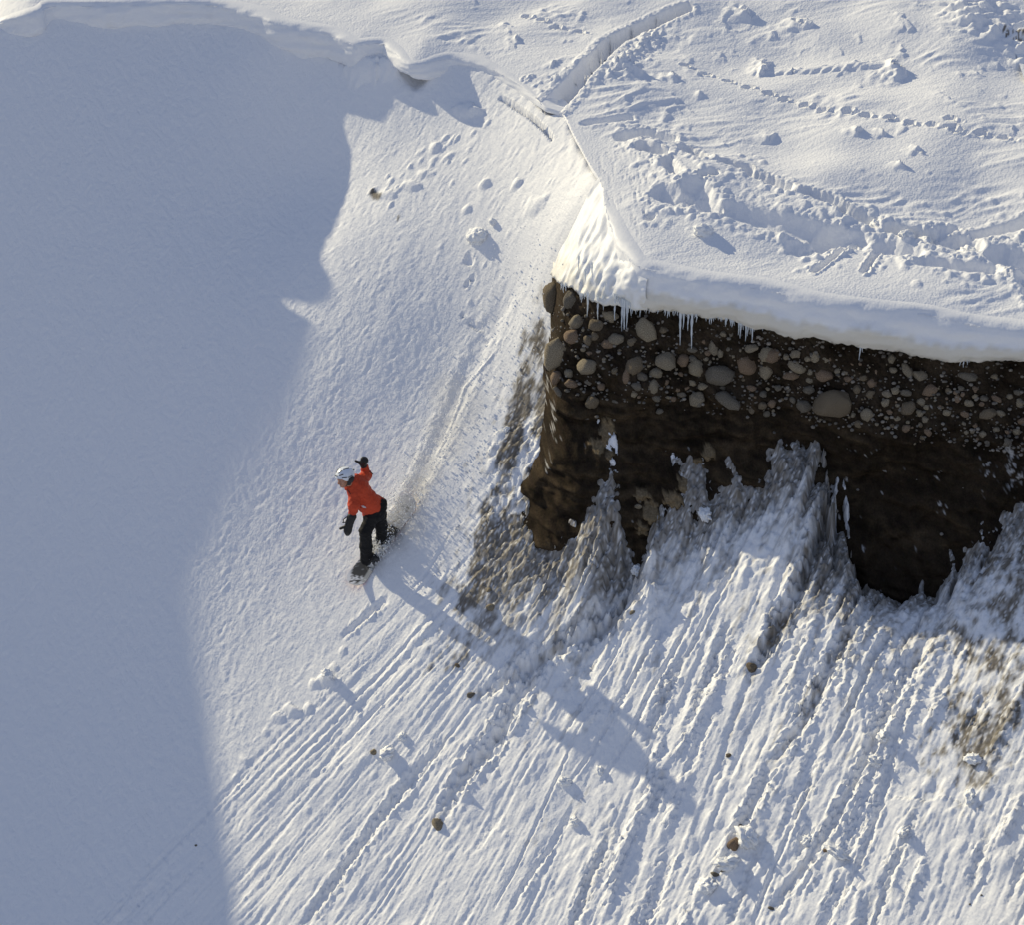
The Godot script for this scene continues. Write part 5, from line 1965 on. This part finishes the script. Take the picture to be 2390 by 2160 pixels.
	var m2 := blend_mesh([bone(joint(736, 285, -0.13), joint(724, 262, -0.12), 0.050, 0.046), bone(joint(728, 250, -0.12), joint(742, 222, -0.10), 0.050, 0.056), bone(joint(715, 262, -0.12), joint(690, 250, -0.10), 0.030, 0.024), bone(joint(690, 250, -0.10), joint(640, 226, -0.08), 0.022, 0.016), bone(joint(745, 215, -0.10), joint(728, 205, -0.08), 0.04, 0.036)], 0.009, 0.014)
	mesh_node("mitten", m2, glove, me).global_position = Vector3.ZERO
	for w in [[joint(500, 905, 0.47), joint(545, 870, 0.47)], [joint(492, 940, 0.47), joint(540, 935, 0.49)], [joint(500, 905, 0.47), joint(498, 945, 0.48)]]:
		mesh_node("wrist_strap", blend_mesh([bone(w[0], w[1], 0.008, 0.008)], 0.006, 0.006), black, me).global_position = Vector3.ZERO
	build_helmet(me, head, fwd, up, lat)

func depth_of(p: Vector3) -> float:       # how far nearer than the figure's upright plane a point lies on its sight line
	var d := p - EYE
	var n := d / -d.z * (EYE.z - rider_z)
	var s := Vector3(n.x, n.y, n.z)
	return (s.length() - d.length()) / (s.length() / (EYE.z - rider_z)) / 1.0 * (s.length() / s.length()) if true else 0.0

func nearest_vertex(m: ArrayMesh, u: float, v: float) -> Vector3:
	var dir := sight(u, v).normalized()
	var best := Vector3.ZERO
	var far := 1e9
	for p in m.surface_get_arrays(0)[Mesh.ARRAY_VERTEX]:
		var w: Vector3 = p - EYE
		var t: float = w.dot(dir)
		if (w - dir * t).length() < 0.018 and t < far:
			far = t
			best = p
	return best

func _binding_mesh() -> ArrayMesh:
	var st := [bone(Vector3(-0.12, 0.012, 0), Vector3(0.13, 0.012, 0), 0.016, 0.016), bone(Vector3(-0.12, 0.012, -0.055), Vector3(0.11, 0.012, -0.055), 0.014, 0.014), bone(Vector3(-0.12, 0.012, 0.055), Vector3(0.11, 0.012, 0.055), 0.014, 0.014), bone(Vector3(-0.135, 0.03, -0.05), Vector3(-0.15, 0.18, -0.03), 0.014, 0.012), bone(Vector3(-0.135, 0.03, 0.05), Vector3(-0.15, 0.18, 0.03), 0.014, 0.012), bone(Vector3(-0.14, 0.1, -0.045), Vector3(-0.14, 0.1, 0.045), 0.013, 0.013), bone(Vector3(-0.15, 0.18, -0.03), Vector3(-0.15, 0.18, 0.03), 0.012, 0.012)]
	return blend_mesh(st, 0.009, 0.012)

func _strap_mesh() -> ArrayMesh:
	var bones := []
	for i in 6:
		var a := PI * i / 6.0
		var b := PI * (i + 1) / 6.0
		bones.append(bone(Vector3(0, 0.02 + 0.10 * sin(a), 0.07 * cos(a)), Vector3(0, 0.02 + 0.10 * sin(b), 0.07 * cos(b)), 0.013, 0.013))
	return blend_mesh(bones, 0.008, 0.006)

func _emblem_mesh() -> ArrayMesh:
	var pts := [Vector2(-0.045, 0.018), Vector2(-0.02, 0.02), Vector2(0.0, 0.012), Vector2(0.03, 0.004), Vector2(0.045, -0.010), Vector2(0.028, -0.012), Vector2(0.01, -0.018), Vector2(-0.015, -0.014), Vector2(-0.03, 0.0)]
	var verts := PackedVector3Array([Vector3(0, 0, 0.004)])
	var idx := PackedInt32Array()
	for p in pts:
		verts.append(Vector3(p.x, p.y, 0.002))
	for p in pts:
		verts.append(Vector3(p.x, p.y, -0.012))
	var n := pts.size()
	for i in n:
		var a := 1 + i
		var b := 1 + (i + 1) % n
		idx.append_array([0, a, b, a, a + n, b, b, a + n, b + n])
	return smooth_surface(verts, idx)

func build_helmet(me: Node3D, head: Vector3, fwd: Vector3, up: Vector3, lat: Vector3) -> void:
	var b := Basis(lat, up, fwd)
	var c := head + up * 0.035 - fwd * 0.006
	var shell := plain(Color(0.74, 0.78, 0.84), 0.28, 0.5)
	shell.clearcoat_enabled = true
	shell.clearcoat = 0.4
	shell.clearcoat_roughness = 0.15
	var verts := PackedVector3Array()
	var idx := PackedInt32Array()
	var around := 48
	var rows := 26
	for j in rows + 1:
		var ph := PI * 0.64 * j / rows
		for i in around:
			var th := TAU * i / around
			var d := Vector3(sin(ph) * sin(th), cos(ph), sin(ph) * cos(th))
			var p := Vector3(d.x * 0.116, d.y * 0.118, d.z * 0.138)
			# brow is cut higher at the front, the shell reaches down behind and over the ears
			var floor_y := lerpf(-0.052, 0.012, sstep(0.2, 0.95, d.z)) + 0.006 * d.z
			p.y = maxf(p.y, floor_y)
			# a raised rib runs from brow to crown either side
			var rib := exp(-pow((absf(d.x) - 0.42) / 0.09, 2.0)) * sstep(0.1, 0.5, d.y)
			p *= 1.0 + 0.035 * rib
			verts.append(p)
	for j in rows:
		for i in around:
			var k := j * around + i
			var l := j * around + (i + 1) % around
			idx.append_array([k, k + around, l, l, k + around, l + around])
	var h := mesh_node("helmet", smooth_surface(verts, idx), shell, me)
	h.global_transform = Transform3D(b, c)
	h.set_meta("label", "glossy white helmet with dark vents")
	var dark := plain(Color(0.03, 0.03, 0.032), 0.6)
	# vents
	for v in [[0.35, 0.75, 0.55, 0.03], [-0.35, 0.75, 0.55, 0.03], [0.45, 0.85, -0.1, 0.04], [-0.45, 0.85, -0.1, 0.04], [0.62, 0.45, 0.62, 0.028], [-0.62, 0.45, 0.62, 0.028], [0.0, 0.35, 0.93, 0.03], [0.9, 0.1, 0.45, 0.03], [-0.9, 0.1, 0.45, 0.03]]:
		var d := Vector3(v[0], v[1], v[2]).normalized()
		var p := Vector3(d.x * 0.1175, d.y * 0.1195, d.z * 0.1395)
		var t := (Vector3(0, 0.2, 1) - d * d.dot(Vector3(0, 0.2, 1))).normalized()
		if absf(v[2]) > 0.9:
			t = Vector3(1, 0, 0)
		var o := mesh_node("vent", blend_mesh([bone(p - t * v[3], p + t * v[3], 0.0065, 0.0065)], 0.004, 0.004), dark, h)
		o.position = Vector3.ZERO
	# ear pads and chin strap
	for s in [-1.0, 1.0]:
		mesh_node("ear_pad", blend_mesh([bone(Vector3(0.098 * s, -0.045, -0.015), Vector3(0.09 * s, -0.10, 0.012), 0.036, 0.026), bone(Vector3(0.098 * s, -0.04, -0.05), Vector3(0.09 * s, -0.08, -0.04), 0.03, 0.02)], 0.008, 0.015), dark, h)
		mesh_node("chin_strap", blend_mesh([bone(Vector3(0.085 * s, -0.10, 0.012), Vector3(0.0, -0.158, 0.05), 0.008, 0.008)], 0.006, 0.005), dark, h)
	mesh_node("brim", blend_mesh([bone(Vector3(-0.085, 0.006, 0.098), Vector3(0, 0.012, 0.136), 0.009, 0.010), bone(Vector3(0, 0.012, 0.136), Vector3(0.085, 0.006, 0.098), 0.010, 0.009)], 0.006, 0.008), shell, h)
	mesh_node("goggle_clip", blend_mesh([bone(Vector3(-0.012, 0.03, -0.142), Vector3(0.012, 0.03, -0.142), 0.010, 0.010)], 0.006, 0.006), dark, h)
	var txt := TextMesh.new()
	txt.text = "SMITH"
	txt.font_size = 16
	txt.pixel_size = 0.0016
	txt.depth = 0.003
	var tx := mesh_node("lettering", txt, dark, h)
	tx.transform = Transform3D(Basis(Vector3(0, 0, -1), Vector3(0, 1, 0), Vector3(1, 0, 0)), Vector3(0.117, 0.0, -0.02))

# ---------------------------------------------------------------- powder thrown up by the board
func build_spray() -> void:
	var r := RandomNumberGenerator.new()
	r.seed = 33
	var ball := SphereMesh.new()
	ball.radius = 1.0
	ball.height = 2.0
	ball.radial_segments = 6
	ball.rings = 4
	var mm := MultiMesh.new()
	mm.transform_format = MultiMesh.TRANSFORM_3D
	mm.mesh = ball
	var n := 9000
	mm.instance_count = n
	var path := [[868, 1318], [888, 1285], [905, 1255], [925, 1222], [950, 1185], [975, 1140], [1000, 1090], [1040, 1020], [1080, 930], [1110, 840], [1160, 740], [1220, 620]]
	for i in n:
		var s := pow(r.randf(), 2.6) * (path.size() - 1.001)
		var k := int(s)
		var t := s - k
		var spread := 5.0 + 5.5 * s
		var p := on_slope(lerpf(path[k][0], path[k + 1][0], t) + r.randfn() * spread, lerpf(path[k][1], path[k + 1][1], t) + r.randfn() * spread)
		p += Vector3(-0.2, 0.8, 0.5) * absf(r.randfn()) * (0.05 + 0.035 * s) + Vector3(0, 0.02, 0)
		var rad := 0.0026 + 0.010 * pow(r.randf(), 3.0)
		mm.set_instance_transform(i, Transform3D(Basis.from_scale(Vector3.ONE * rad), p))
	var o := MultiMeshInstance3D.new()
	o.name = "snow_spray"
	o.multimesh = mm
	o.material_override = snow_plain
	o.set_meta("kind", "stuff")
	tag(o, "spray of powder grains trailing up the slope behind the snowboard", "snow spray")
	add_child(o, true)
	# the fine powder hanging in the air
	for c in [[905, 1250, 0.10, 0.10, 2.6], [925, 1222, 0.13, 0.12, 2.4], [950, 1190, 0.16, 0.14, 1.7], [975, 1150, 0.20, 0.16, 1.2], [1000, 1100, 0.24, 0.16, 0.8], [1040, 1030, 0.30, 0.2, 0.5], [930, 1260, 0.20, 0.12, 0.9], [965, 1215, 0.28, 0.14, 0.7], [1070, 950, 0.4, 0.25, 0.35], [880, 1325, 0.16, 0.07, 1.2]]:
		var f := FogVolume.new()
		f.name = "powder_cloud"
		f.shape = RenderingServer.FOG_VOLUME_SHAPE_ELLIPSOID
		f.size = Vector3(c[2] * 2.0, c[3] * 2.0, c[2] * 2.6)
		var fm := FogMaterial.new()
		fm.density = c[4] * 0.9
		fm.albedo = Color(0.97, 0.97, 0.98)
		f.material = fm
		add_child(f, true)
		f.position = on_slope(c[0], c[1]) + Vector3(-0.08, 0.35, 0.2) * c[3] * 1.6
		f.rotation = Vector3(0.55, 0.55, 0.0)
		tag(f, "thin cloud of powder hanging over the track behind the snowboard", "powder cloud", "powder clouds behind the board")
